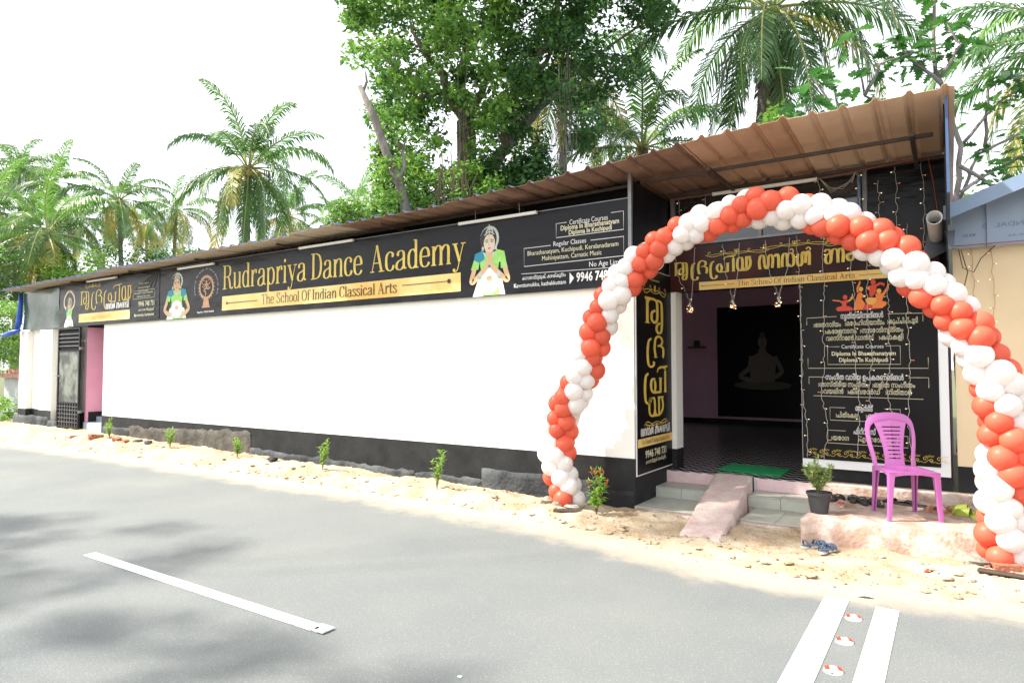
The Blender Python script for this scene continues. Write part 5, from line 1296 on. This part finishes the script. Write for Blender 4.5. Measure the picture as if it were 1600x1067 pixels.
def cable(pts, m, label, r=.0045, cat='cable'):
    t = thing('cable', label, cat, pts[0]); b = MB(); b.tube([V(p) for p in pts], r, 5); b.build('wire', m, t)
cable([(-2.9, 7.95, 3.70), (-2.0, 7.93, 3.69), (-1.1, 7.93, 3.70), (-.5, 7.93, 3.74), (-.16, 7.93, 3.76)], 'redwire', 'red cable running along the rail under the entrance roof')
cable([(-.14, 7.93, 3.76), (-.10, 7.93, 3.5), (-.07, 7.93, 3.2), (-.05, 7.9, 2.98)], 'redwire', 'orange-red cable hanging beside the white pipe')
cable([(.10, 8.0, 2.79), (.13, 7.99, 2.6), (.22, 7.99, 2.55), (.28, 7.99, 2.68), (.40, 7.99, 2.80)], 'blackwire', 'thin dark cable looping under the blue cladding')
cable([(.12, 7.99, 2.78), (.17, 7.98, 2.55), (.14, 7.98, 2.42)], 'blackwire', 'loose cable end dangling on the beige wall')
cable([(.05, 7.96, 2.82), (.45, 7.96, 2.82), (.9, 7.96, 2.82)], 'redwire', 'red cable along the lower edge of the blue cladding')
tg = thing('wire_tangle', 'tangled loop of thin white wire at the top of the blue post', 'wire', (-.95, 7.95, 3.62))
b = MB()
for q in range(4): b.tube([(-1.16+.0*q, 7.94, 3.70), (-1.05, 7.93, 3.58-.02*q), (-.93+.03*q, 7.94, 3.55+.03*q), (-.84, 7.93, 3.66-.02*q), (-.80, 7.94, 3.72)], .002, 4)
b.build('wire', 'wire', tg)
# ================================================================ RUBBLE, LITTER
def rock(x, y, r, m, label, name='stone', cat='stone', seed=0, flat=.6, group=None):
    z = ground_z(x, y); b = MB(); b.blob((x, y, z+r*flat*.5), (r, r*.8, r*flat), m, n=9, seed=seed, amp=.55)
    o = b.build(name, None, None); tag(o, label, cat, group); return o
def block(x, y, sx, sy, sz, rot, m, label, name='broken_brick', cat='brick', group=None, zoff=0):
    z = ground_z(x, y)+zoff; b = MB(); c, s = math.cos(rot), math.sin(rot)
    P_ = [(-1, -1), (1, -1), (1, 1), (-1, 1)]; r = random.Random(int(x*100))
    b.hexa([(x+c*u*sx-s*w*sy, y+s*u*sx+c*w*sy, z+zz*sz+r.uniform(-.006, .006)) for zz in (0, 1) for u, w in P_]); o = b.build(name, m, None, bevel=.006); tag(o, label, cat, group); return o
rock(-3.78, 6.42, .09, 'stone', 'grey stone left of the left foot of the arch', seed=1)
rock(-3.44, 6.36, .10, 'stone', 'grey stone right of the left foot of the arch', seed=2, flat=.35)
rock(-3.60, 6.30, .06, 'stone', 'small stone under the left foot of the arch', seed=3, flat=.5)
block(-3.42, 6.22, .15, .04, .02, .25, 'rustbeam', 'thin brown board lying at the left foot of the arch', 'board', 'board')
block(.33, 6.35, .10, .06, .07, .3, 'brick', 'red brick piece under the right foot of the arch')
block(.52, 6.32, .09, .05, .06, -.4, 'brick', 'red brick piece at the right photo edge')
block(.20, 6.28, .02, .02, .03, .4, 'brick', 'tiny brick chip beside the grey rag')
rock(.14, 6.33, .10, 'stone', 'grey wrinkled bundle left of the right foot of the arch', 'cement_lump', 'lump', seed=12, flat=.5)
block(.40, 6.12, .26, .05, .015, -.12, 'rustbeam', 'brown board lying in front of the right foot of the arch', 'board', 'board')
for i, (x, y, s) in enumerate([(-14.35, 6.40, .08), (-14.18, 6.46, .07), (-14.25, 6.36, .06), (-13.55, 6.5, .08), (-13.3, 6.55, .07)]):
    lbs = ['leftmost brick piece of the rubble by the door slab', 'brick piece leaning behind the leftmost one by the door slab', 'small brick piece at the front of the rubble by the door slab', 'brick piece right of the first seedling', 'dark brick piece farthest right of the first seedling']
    block(x, y, s, s*.6, s*.7, i*.7, 'brick', lbs[i])
for i, x in enumerate((-12.95, -12.6, -8.9)): rock(x, 6.6, .10, 'plinth', ['dark lump of cement against the footing near the first seedling', 'dark lump of cement right of the first lump', 'dark stone at the footing under the letter R'][i], 'cement_lump', 'lump', seed=30+i, flat=.4)
def litter(x, y, pts, h, m, label, name, z=None):
    z = (ground_z(x, y) if z is None else z)+.004; b = MB(); vs = [(x, y, z+h)]
    for (a, c, d) in pts: vs.append((x+a, y+c, z+d))
    n = len(pts); b.add(vs, [(0, k+1, (k+1) % n+1) for k in range(n)]); o = b.build(name, m, None); tag(o, label, 'litter')
litter(-.155, 6.0, [(-.05, -.01, 0), (-.02, -.04, .01), (.0, -.01, .025), (.06, -.01, .0), (.05, .02, .02), (.01, .02, .0), (-.02, .03, .02)], .02, 'pred', 'scrap of torn red balloon on the sand', 'balloon_scrap')
litter(-.53, 5.25, [(-.06, -.02, 0), (.0, -.03, .015), (.05, -.01, .01), (.05, .02, .0), (-.02, .03, .02)], .03, 'pwhite', 'crumpled white and red paper scrap at the road edge', 'paper_scrap', .002)
litter(-.50, 6.28, [(-.025, -.01, 0), (.02, -.02, .015), (.025, .01, .01), (-.01, .02, .0)], .02, 'pwhite', 'small white pebble-like paper on the sand below the platform', 'paper_scrap')
litter(-2.15, 2.75, [(-.01, -.01, 0), (.012, -.008, 0), (.01, .01, 0), (-.01, .008, 0)], .004, 'pwhite', 'tiny white scrap on the asphalt right of the dashed line', 'paper_scrap', .001)
# ================================================================ VEGETATION
def frond_mesh(name, L, elev, m, seed, droop=1.0, npair=60, leaf=1.0, dead=False):
    """one palm frond: starts at the origin, leaves along +x, start elevation in degrees"""
    r = random.Random(seed); b = MB(); pts = []; p = V((0, 0, 0)); e = math.radians(elev); n = 16; ds = L/n
    for i in range(n+1):
        pts.append(p.copy()); p = p+V((math.cos(e), 0, math.sin(e)))*ds
        e -= droop*(.045+.16*(i/n))*(1 if e > -1.35 else 0)
    b.tube(pts, [.04*(1-.85*i/n)+.005 for i in range(n+1)], 5, m='rachis' if not dead else 'fronddry')
    for k in range(npair):
        f = .16+.84*k/npair; i = min(n-1, int(f*n)); q = f*n-i; c = pts[i].lerp(pts[i+1], q); T = (pts[i+1]-pts[i]).normalized()
        side = V((0, 1, 0)); up = side.cross(T)*-1
        ll = leaf*(math.sin(PI*min(1, (f*.86+.13)))**.55)*r.uniform(.82, 1.08)
        for s in (-1, 1):
            if r.random() < .04: continue
            ang = math.radians(r.uniform(48, 62)-18*f)
            d = (T*math.cos(ang)+side*s*math.sin(ang)+up*r.uniform(-.10, .22)).normalized()
            a = c; mid = c+d*ll*.48+V((0, 0, -.07*ll*droop)); tip = c+d*ll*.82+V((0, 0, -(.42+r.uniform(0, .30))*ll*droop*(1.6 if dead else 1)))
            w = T*.037*(1.0 if ll > .3 else .7)
            b.add([a-w*.6, a+w*.6, mid+w, mid-w, tip], [(0, 1, 2, 3), (3, 2, 4)], m)
    return b.mesh('frond', None)
FM = {}
ELS = [82, 64, 46, 28, 8, -14, -38, -62]
for e in ELS:
    for v in (0, 1):
        FM[(e, v)] = frond_mesh('frond', 1.0*4.4, e, 'frond', int(e*7+v), droop=.75+.35*v)
FD = [frond_mesh('frond', 3.9, e, 'fronddry', 5+e, droop=1.6, dead=True, npair=34) for e in (-40, -70)]
def palm(base, top, label, fsc=1.0, nf=24, seed=0, r0=.17, r1=.12, yellow=.12, young=.12, dead=0, nuts=0, emin=-62, emax=82, name='coconut_palm', bend=.5):
    r = random.Random(seed); base = V(base); top = V(top)
    t = thing(name, label, 'palm tree', tuple(base), 'coconut palms behind the building')
    n = 26; pts = []; rad = []
    for i in range(n+1):
        f = i/n; p = base.lerp(top, f); p.x -= bend*math.sin(PI*f)*(1 if seed % 2 else -1)*.6
        pts.append(p); rad.append((r0*(1-f)+r1*f+(.10*math.exp(-f*9)))*(1+(.05 if i % 2 else 0)))
    b = MB(); b.tube(pts, rad, 10, m='palmtrunk'); b.build('trunk', None, t, smooth=True)
    b = MB()
    for k in range(10): a = k*2.4; b.blob((top.x+math.cos(a)*.12*fsc, top.y+math.sin(a)*.12*fsc, top.z-.05-.03*k*fsc), (.13*fsc, .13*fsc, .22*fsc), 'fronddry', n=6, seed=k, amp=.4)
    b.build('leaf_base', None, t)
    for k in range(nf):
        f = (k+.5)/nf; el = emax+(emin-emax)*f**.85+r.uniform(-9, 9); e = min(ELS, key=lambda q: abs(q-el))
        az = k*2.39996+r.uniform(-.25, .25); u = r.random()
        m = 'frondlight' if (f < young*1.2 or u < young*.3) else ('frondyellow' if (f > .55 and u < yellow*2.2) else 'frond')
        me = FM[(e, k % 2)]
        o = inst('frond', me, t, (top-base)+V((math.cos(az), math.sin(az), 0))*.10*fsc, (r.uniform(-.25, .25), 0, az), fsc*r.uniform(.85, 1.08))
        if m != 'frond':
            o.material_slots[1].link = 'OBJECT'; o.material_slots[1].material = M[m]
    for k in range(dead):
        az = r.uniform(0, 2*PI) if dead < 4 else k*2*PI/dead+.4
        inst('frond', FD[k % 2], t, (top-base)+V((math.cos(az)*.15, math.sin(az)*.15, -.3)), (0, .35, az), fsc*r.uniform(.75, .95))
    for k in range(nuts):
        az = k*2.4; rr = .30+.12*(k % 3)
        b = MB(); b.blob((0, 0, 0), (.11, .11, .13), 'coconut', n=9); me = b.mesh('coconut', None, True) if k == 0 else me_n
        me_n = me; inst('coconut', me_n, t, (top-base)+V((math.cos(az)*rr, math.sin(az)*rr, -.30-.10*(k % 2))), None, fsc)
    return t
def palm_at(px, py, dist, tx, label, fsc=1.0, **k):
    """crown centre at photo pixel, trunk passing near pixel column tx at the roof line"""
    top = fwd(px, py, dist); bt = fwd(tx, 560, dist); bt.z = 0; palm(bt, top, label, fsc, **k)
palm_at(388, 262, 27, 412, 'tall coconut palm with orange nuts standing alone left of the big tree', .88, nf=30, seed=3, nuts=9, yellow=.06, bend=.9, r0=.19, r1=.14, dead=1)
palm_at(186, 312, 42, 186, 'straight coconut palm with yellowing lower fronds, second clear crown from the left', .92, nf=26, seed=4, yellow=.30, young=.2, dead=1)
palm_at(72, 365, 33, 58, 'leaning coconut palm with brown hanging fronds low behind the left roof end', .95, nf=26, seed=5, yellow=.35, young=.25, dead=3, r0=.24, r1=.19)
palm_at(22, 372, 40, 20, 'coconut palm with pale trunk at the far left edge', .95, nf=24, seed=6, yellow=.25, dead=2)
palm_at(82, 285, 50, 84, 'coconut palm whose bright crown rises behind the leaning palm', .95, nf=24, seed=7, yellow=.15, young=.3)
palm_at(30, 262, 56, 26, 'distant coconut palm at upper far left', 1.0, nf=22, seed=8, yellow=.15, young=.3)
palm_at(276, 330, 52, 270, 'coconut palm half hidden behind the left fronds of the tall lone palm', .9, nf=22, seed=9, yellow=.2, young=.3)
palm_at(452, 338, 46, 455, 'coconut palm half hidden behind the right fronds of the tall lone palm', .9, nf=22, seed=10, yellow=.35)
palm_at(560, 318, 44, 560, 'small bright coconut palm at the left foot of the big tree', .85, nf=20, seed=11, yellow=.1, young=.4)
palm_at(525, 345, 60, 522, 'distant coconut palm low left of the big tree', .8, nf=18, seed=12, yellow=.3, young=.3)
palm_at(882, 95, 21, 884, 'slender coconut palm with crown inside the big tree and trunk bare at its right', .85, nf=20, seed=13, yellow=.35, bend=.15, r0=.14, r1=.12, dead=2)
palm_at(1003, 232, 22, 1000, 'young coconut palm with upright fresh fronds behind the rusty roof', .92, nf=20, seed=14, yellow=.1, young=.35, emin=-25, emax=86)
palm_at(1207, 14, 17.5, 1176, 'large coconut palm with nuts and dry hanging fronds above the entrance roof', .96, nf=24, seed=15, nuts=16, yellow=.04, dead=7, r0=.20, r1=.17, bend=.25, emax=60)
palm_at(1700, 60, 18, 1720, 'coconut palm with only its left frond tips in the top right of the photo', 1.05, nf=24, seed=16, yellow=.2)

palm_at(118, 345, 48, 120, 'coconut palm between the leaning palm and the straight palm', .9, nf=26, seed=21, yellow=.3, young=.3)
palm_at(228, 352, 60, 230, 'small far coconut palm low behind the roof, right of the straight palm', .9, nf=24, seed=22, yellow=.3, young=.25)
palm_at(-25, 330, 38, -30, 'coconut palm mostly outside the left photo edge, its fronds reaching in', .95, nf=26, seed=23, yellow=.3, dead=2)
# ---- broadleaf trees: limbs, then leaf clumps
def leaf_cloud(b, centres, per, size, m, r, flat=.7, mix=None):
    for (c, R) in centres:
        for k in range(per):
            d = V((r.gauss(0, 1), r.gauss(0, 1), r.gauss(0, 1))).normalized()*R*(r.random()**.45); d.z *= flat
            p = V(c)+d; a = V((r.gauss(0, 1), r.gauss(0, 1), r.gauss(-.3, .6))).normalized(); s = a.cross(V((r.gauss(0, .4), r.gauss(0, .4), 1))).normalized()
            L = size*r.uniform(.65, 1.25); w = s*L*.24; nn = a.cross(s)*L*.07
            mm = m if (not mix or r.random() > mix[1]) else mix[0]
            b.add([p, p+a*L*.5+w+nn, p+a*L, p+a*L*.5-w+nn], [(0, 1, 2), (0, 2, 3)], mm)
def limb(b, p, q, r0, r1, seed=0, n=8, wig=.25, m='bark'):
    p, q = V(p), V(q); pts = []
    for i in range(n+1):
        f = i/n; w = math.sin(PI*f)*wig
        pts.append(p.lerp(q, f)+V((noise.noise(V((f*3, seed, 0))), noise.noise(V((f*3, seed, 5))), noise.noise(V((f*3, seed, 9)))))*w)
    b.tube(pts, [r0+(r1-r0)*i/n for i in range(n+1)], 8, m=m, cap=True)
D0 = 17.0
r = random.Random(21)
big = thing('mango_tree', 'huge leafy tree filling the sky behind the middle of the roof', 'tree', tuple(V((fwd(700, 560, D0).x, fwd(700, 560, D0).y, 0))))
b = MB(); g0 = fwd(722, 560, D0); g0.z = 0
tk = fwd(728, 190, D0); limb(b, g0, tk, .33, .24, 1, 12, .3, 'barkbrown')
for i, (px, py, dz, r0) in enumerate([(640, 40, -1, .14), (715, -60, 0, .16), (800, 60, .6, .13), (560, 60, -.6, .09), (870, 20, 1, .10), (960, 100, .6, .07), (1000, 40, 0, .07), (905, -60, 0, .1)]):
    limb(b, tk if i < 4 else fwd(790, 190, D0), fwd(px, py, D0+dz), r0, .03, 10+i, 9, .7, 'barkbrown')
limb(b, fwd(790, 235, D0), fwd(788, 200, D0), .12, .12, 3, 4, .05, 'barkbrown'); limb(b, fwd(782, 240, D0+.1), fwd(845, 165, D0), .16, .10, 4, 8, .15, 'bark'); limb(b, fwd(845, 165, D0), fwd(930, 90, D0), .10, .05, 5, 8, .2, 'bark'); limb(b, fwd(724, 330, D0), fwd(785, 235, D0), .18, .16, 4, 8, .15, 'barkbrown')
limb(b, fwd(690, 300, D0), fwd(620, 225, D0-.5), .10, .05, 6, 8, .3, 'barkbrown')
b.build('trunk', None, big, smooth=True)
def inside(px, py):   # silhouette of the crown in the photo, as left/right limits per height
    Lh = lerp([(-160, 470), (-60, 500), (0, 515), (40, 522), (90, 530), (110, 575), (150, 560), (175, 545), (200, 560), (240, 585), (300, 600), (330, 600)], py)
    Rh = lerp([(-160, 1130), (-60, 1100), (0, 1066), (60, 1050), (95, 1020), (120, 1010), (150, 960), (200, 945), (235, 940), (250, 870), (330, 880)], py)
    return Lh+22 < px < Rh-22
cl_l, cl_d, cl_m = [], [], []
k = 0
while k < 520:
    px, py = r.uniform(480, 1110), r.uniform(-170, 325)
    if not inside(px, py): continue
    if 868 < px < 900 and 185 < py < 300: continue
    if 770 < px < 870 and 215 < py < 262 and r.random() < .85: continue
    if 800 < px < 900 and 150 < py < 215 and r.random() < .6: continue
    if 828 < px < 860 and 10 < py < 40: continue
    if noise.noise(V((px/38, py/38, 3))) < (-.20 if px < 820 else -.10): continue
    if 700 < px < 742 and 165 < py < 300 and r.random() < .8: continue
    dist = D0+r.uniform(-2.4, 2.6); c = fwd(px, py, dist); k += 1
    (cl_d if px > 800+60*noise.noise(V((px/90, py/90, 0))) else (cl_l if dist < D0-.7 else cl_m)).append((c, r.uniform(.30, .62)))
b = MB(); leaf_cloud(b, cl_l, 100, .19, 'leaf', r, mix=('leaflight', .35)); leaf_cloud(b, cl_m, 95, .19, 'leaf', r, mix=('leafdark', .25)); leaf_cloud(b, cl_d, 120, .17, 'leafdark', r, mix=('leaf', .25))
b.build('crown', None, big)
b = MB()
for i in range(26):
    px = r.choice([r.uniform(690, 760), r.uniform(870, 905)]); p = fwd(px, r.uniform(60, 190), D0-1.6); L = r.uniform(1.0, 2.6); b.tube([p, p+V((r.uniform(-.1, .1), 0, -L*.5)), p+V((r.uniform(-.15, .15), 0, -L))], .008, 4)
b.build('hanging_roots', 'bark', big, kind='stuff')
# lower bright creeper thicket at the foot of the big tree
th = thing('creeper_thicket', 'bright green creepers and shrubs climbing at the foot of the big tree', 'shrub', tuple(V((fwd(660, 560, 15).x, fwd(660, 560, 15).y, 0))))
b = MB(); cs = []
for k in range(120):
    px = r.uniform(585, 790); py = r.uniform(255, 350); 
    if py < 330-60*math.exp(-((px-690)/90)**2)-20+14*noise.noise(V((px/20, 3, 0))) and not (583 < px < 625): continue
    cs.append((fwd(px, py, 14.5+r.uniform(-.6, .8)), r.uniform(.2, .36)))
for k in range(26): cs.append((fwd(r.uniform(588, 612), r.uniform(225, 335), 15.2), .25))
leaf_cloud(b, cs, 60, .13, 'leaflight', r, mix=('leaf', .3)); b.build('foliage', None, th)
b = MB()
for i in range(22):
    px = r.uniform(680, 745); b.tube([fwd(px, r.uniform(235, 290), 14.0), fwd(px+r.uniform(-12, 12), 300, 13.9), fwd(px+r.uniform(-20, 20), 345, 14.0)], .012, 4)
b.build('stem', 'twig', th, kind='stuff')
th = thing('leafy_bush', 'dark round-leaved bush right of the big trunk above the roof', 'shrub', tuple(V((fwd(830, 560, 15).x, fwd(830, 560, 15).y, 0))))
b = MB(); cs = [(fwd(r.uniform(735, 865), r.uniform(232, 315), 15.4+r.uniform(-.5, .5)), r.uniform(.25, .4)) for k in range(50)]; leaf_cloud(b, cs, 60, .16, 'leafdark', r, mix=('leaf', .2)); b.build('foliage', None, th)
b = MB(); limb(b, V((fwd(800, 560, 15.4).x, fwd(800, 560, 15.4).y, 0)), fwd(800, 270, 15.4), .08, .03); b.build('trunk', None, th)
# bare leaning trunk in front of it
bt = thing('bare_tree', 'bare grey leaning trunk with stub branches left of the big tree', 'tree', tuple(V((fwd(645, 560, 14).x, fwd(645, 560, 14).y, 0))))
b = MB(); P_ = [fwd(660, 560, 14), fwd(640, 345, 14), fwd(625, 290, 14), fwd(604, 240, 14), fwd(585, 185, 14), fwd(562, 135, 14)]; P_[0].z = 0
b.tube(P_, [.15, .115, .10, .095, .085, .055], 10, m='bark'); b.build('trunk', None, bt, smooth=True)
b = MB(); b.tube([fwd(568, 142, 14), fwd(573, 128, 14), fwd(571, 112, 14)], [.035, .03, .012], 7, m='bark'); b.build('branch', None, bt)
b = MB(); b.tube([fwd(622, 283, 14), fwd(632, 262, 14), fwd(629, 235, 14), fwd(633, 222, 13.8)], [.05, .045, .03, .015], 7, m='bark'); b.build('branch', None, bt)
b = MB(); b.tube([fwd(610, 252, 14), fwd(600, 230, 13.9)], [.04, .02], 6, m='bark'); b.build('branch', None, bt)

# ---- breadfruit tree with big lobed leaves, each leaf its own part
def bread_leaf(m):
    b = MB(); L = 1.0; rim = []
    for (y, w) in [(0, .02), (.10, .10), (.16, .26), (.24, .14), (.34, .36), (.42, .16), (.52, .38), (.60, .15), (.70, .30), (.78, .11), (.87, .16), (1.0, 0)]:
        rim.append((w, y+(.07 if w > .15 else 0)))
    fold = .18; ctr = [(0, y) for _, y in rim]; vs = []
    for (w, y), (_, yc) in zip(rim, ctr): vs += [(0, yc, -.18*yc*yc), (w, y, w*fold-.18*y*y), (-w, y, w*fold-.18*y*y)]
    fs = []
    for i in range(len(rim)-1): a = i*3; c = a+3; fs += [(a, a+1, c+1, c), (a, c, c+2, a+2)]
    b.add(vs, fs); return b.mesh('leaf', m)
bl_ = bread_leaf('bread')
D1 = 12.5
bf = thing('breadfruit_tree', 'open breadfruit tree with large lobed leaves behind the roof corner and blue gable', 'tree', tuple(V((fwd(1490, 560, D1).x, fwd(1490, 560, D1).y, 0))))
b = MB(); g0 = fwd(1500, 560, D1); g0.z = 0
BR = [[(1500, 420), (1495, 330), (1500, 230), (1462, 110), (1458, 0), (1460, -60)], [(1496, 320), (1530, 240), (1590, 210), (1640, 190)], [(1470, 130), (1420, 90), (1400, 62)], [(1488, 200), (1410, 170), (1350, 150), (1330, 60)],
      [(1480, 170), (1385, 190), (1290, 210), (1255, 160)], [(1470, 120), (1500, 70), (1480, 40)], [(1500, 260), (1560, 300), (1620, 290)], [(1502, 230), (1560, 160), (1620, 120)], [(1410, 170), (1310, 180), (1270, 120)], [(1500, 300), (1540, 275), (1600, 240)], [(1540, 230), (1545, 140), (1580, 110)], [(1350, 150), (1375, 100), (1440, 80)]]
limb(b, g0, fwd(1500, 420, D1), .10, .07, 1, 6, .1, 'bark')
tips = []
for i, br in enumerate(BR):
    pts = [fwd(px, py, D1+(.35*math.sin(i*2+j)-.1 if i else 0)) for j, (px, py) in enumerate(br)]
    cp = []
    for j in range(len(pts)-1):
        for q in range(4): cp.append(pts[j].lerp(pts[j+1], q/4)+V((noise.noise(pts[j]+V((q, i, 0))), noise.noise(pts[j]+V((q, i, 4))), 0))*.06)
    cp.append(pts[-1]); r0 = .065 if i == 0 else .032
    b.tube(cp, [r0*(1-.8*q/len(cp))+.006 for q in range(len(cp))], 6, m='bark')
    for q in range(len(cp)//3 if i else len(cp)//2, len(cp)): tips.append((cp[q], (cp[q]-cp[max(0, q-1)]).normalized(), q == len(cp)-1))
b.build('trunk', None, bf, smooth=True)
r = random.Random(5); nleaf = 0
vis = lambda p: (lambda q: -q.z > 0 and 1225 < 800+FOC*q.x/-q.z < 1640 and -60 < 533.5-FOC*q.y/-q.z < 345)(cam.rotation_euler.to_matrix().transposed() @ (p-V((0, 0, 1.6))))
tips = [t_ for t_ in tips if vis(t_[0])]
while nleaf < 295:
    p, d, last = r.choice(tips)
    if not last and r.random() < .35: p, d, last = r.choice([t_ for t_ in tips if t_[2]])
    a = r.uniform(0, 2*PI); dirv = V((math.cos(a), math.sin(a), r.uniform(-.75, .45))).normalized()
    off = dirv*r.uniform(.05, .20); s = r.uniform(.19, .38)
    zax = V((r.gauss(0, .35), r.gauss(0, .35), 1)); x = dirv.cross(zax).normalized(); zz = x.cross(dirv)
    R_ = Matrix((x, dirv, zz)).transposed()
    inst('leaf', bl_, bf, p+off+V((r.uniform(-.15, .15), r.uniform(-.15, .15), r.uniform(-.1, .1)))-bf.location, R_, s); nleaf += 1
r = random.Random(6); b = MB()
for k in range(230):
    p, d, last = r.choice([t_ for t_ in tips]); a = r.uniform(0, 2*PI); dirv = V((math.cos(a), math.sin(a), r.uniform(-.7, .4))).normalized(); s = r.uniform(.14, .30)
    x = dirv.cross(V((r.gauss(0, .4), r.gauss(0, .4), 1))).normalized(); zz = x.cross(dirv); q = p+dirv*.1+V((r.uniform(-.3, .3), r.uniform(-.2, .5), r.uniform(-.25, .2)))
    base_ = [tuple(v.co) for v in bl_.vertices]; b.add([q+(x*u+dirv*w+zz*h)*s for u, w, h in base_], [tuple(f.vertices) for f in bl_.polygons], 'bread')
b.build('small_leaves', None, bf, kind='stuff')
# ---- shrubs and distant greenery on the left
def shrub(name, label, pxs, pys, dist, n, R, per, size, m, mix=None, seed=0, cat='shrub'):
    r = random.Random(seed); t = thing(name, label, cat, tuple(V((fwd(sum(pxs)/2, 600, dist).x, fwd(sum(pxs)/2, 600, dist).y, 0))))
    b = MB(); cs = [(fwd(r.uniform(*pxs), r.uniform(*pys), dist+r.uniform(-.8, .8)), R*r.uniform(.6, 1.2)) for k in range(n)]; leaf_cloud(b, cs, per, size, m, r, mix=mix); b.build('foliage', None, t)
    return t
shrub('bamboo_clump', 'feathery light green bamboo behind the left part of the roof', (78, 165), (405, 470), 32, 46, .8, 90, .22, 'leaflight', seed=1, cat='bamboo')
shrub('tree', 'dark bushy tree behind the roof between two palms', (150, 260), (385, 470), 40, 40, 1.0, 80, .26, 'leafdark', ('leaf', .3), seed=2, cat='tree')
shrub('tree', 'dark tree mass at the far left edge behind the hedge', (-60, 28), (390, 560), 30, 60, .8, 80, .2, 'leafdark', ('leaf', .3), seed=3, cat='tree')
shrub('hedge', 'sunlit yellow-green hedge left of the tarpaulin', (-40, 26), (470, 575), 23, 50, .42, 80, .13, 'leaflight', ('leaf', .35), seed=4, cat='hedge')
shrub('bush', 'leafy bush at the left photo edge in front of the boundary wall', (-40, 22), (622, 668), 17.5, 36, .28, 70, .10, 'leaflight', ('leaf', .5), seed=5, cat='bush')
shrub('tree', 'distant green trees low behind the tall lone palm', (250, 330), (395, 440), 60, 30, 1.3, 70, .4, 'leaflight', ('leaf', .5), seed=6, cat='tree')
shrub('tree', 'distant trees low between the lone palm and the big tree', (520, 640), (315, 380), 40, 34, .9, 80, .28, 'leaf', ('leaflight', .4), seed=7, cat='tree')
shrub('tree', 'green foliage low behind the blue gable roof', (1500, 1640), (300, 380), 22, 36, .5, 80, .2, 'leaf', ('leaflight', .3), seed=8, cat='tree')
shrub('bush', 'small green leaves just above the roof left of the palm trunk', (1195, 1250), (170, 215), 13.5, 9, .22, 40, .16, 'leaflight', ('leaf', .4), seed=9, cat='bush')

# ---- trees across the road that shade the road and the porch
def shade_tree(base, boxes, label, seed, size=.16, per=60, dens=2.4):
    r = random.Random(seed); t = thing('roadside_tree', label, 'tree', tuple(base)); b = MB(); w = MB(); big_ = len(boxes) > 3
    cz = V(base)+V((0, 0, 6.5)); cz = V(base)+V((0, 0, 8.2)); limb(w, base, cz, .16, .10, seed, 8, .3, 'barkbrown')
    for (x0, x1, y0, y1, z0, z1) in boxes:
        n = max(2, int((x1-x0)*(y1-y0)*dens)); limb(w, cz, ((x0+x1)/2, (y0+y1)/2, z0), .014, .006, seed+int(x0), 8, .3, 'barkbrown')
        leaf_cloud(b, [((r.uniform(x0, x1), r.uniform(y0, y1), r.uniform(z0, z1)), .42) for k in range(n)], per, size, 'leaf', r, flat=.6)
    w.build('trunk', None, t, smooth=True); b.build('crown', None, t)
shade_tree((-13.5, -3.4, 0), [(-9.4, -8.4, 1.9, 3.1, 8.8, 9.2), (-8.5, -7.5, 1.9, 4.0, 8.8, 9.2), (-7.6, -5.6, 2.9, 3.9, 8.8, 9.2)], 'broadleaf tree across the road whose branch shades the entrance steps', 31, dens=6.5)
shade_tree((-15.5, -4.6, 0), [(-14.2, -11.0, -1.0, -.25, 7.8, 8.3), (-13.5, -9.2, -3.8, -1.35, 7.8, 8.3), (-9.2, -7.6, -3.3, -.9, 7.9, 8.3), (-7.6, -6.9, -2.6, -1.6, 8.0, 8.3)], 'broadleaf tree across the road whose crown shades the near road', 32, dens=4.2)
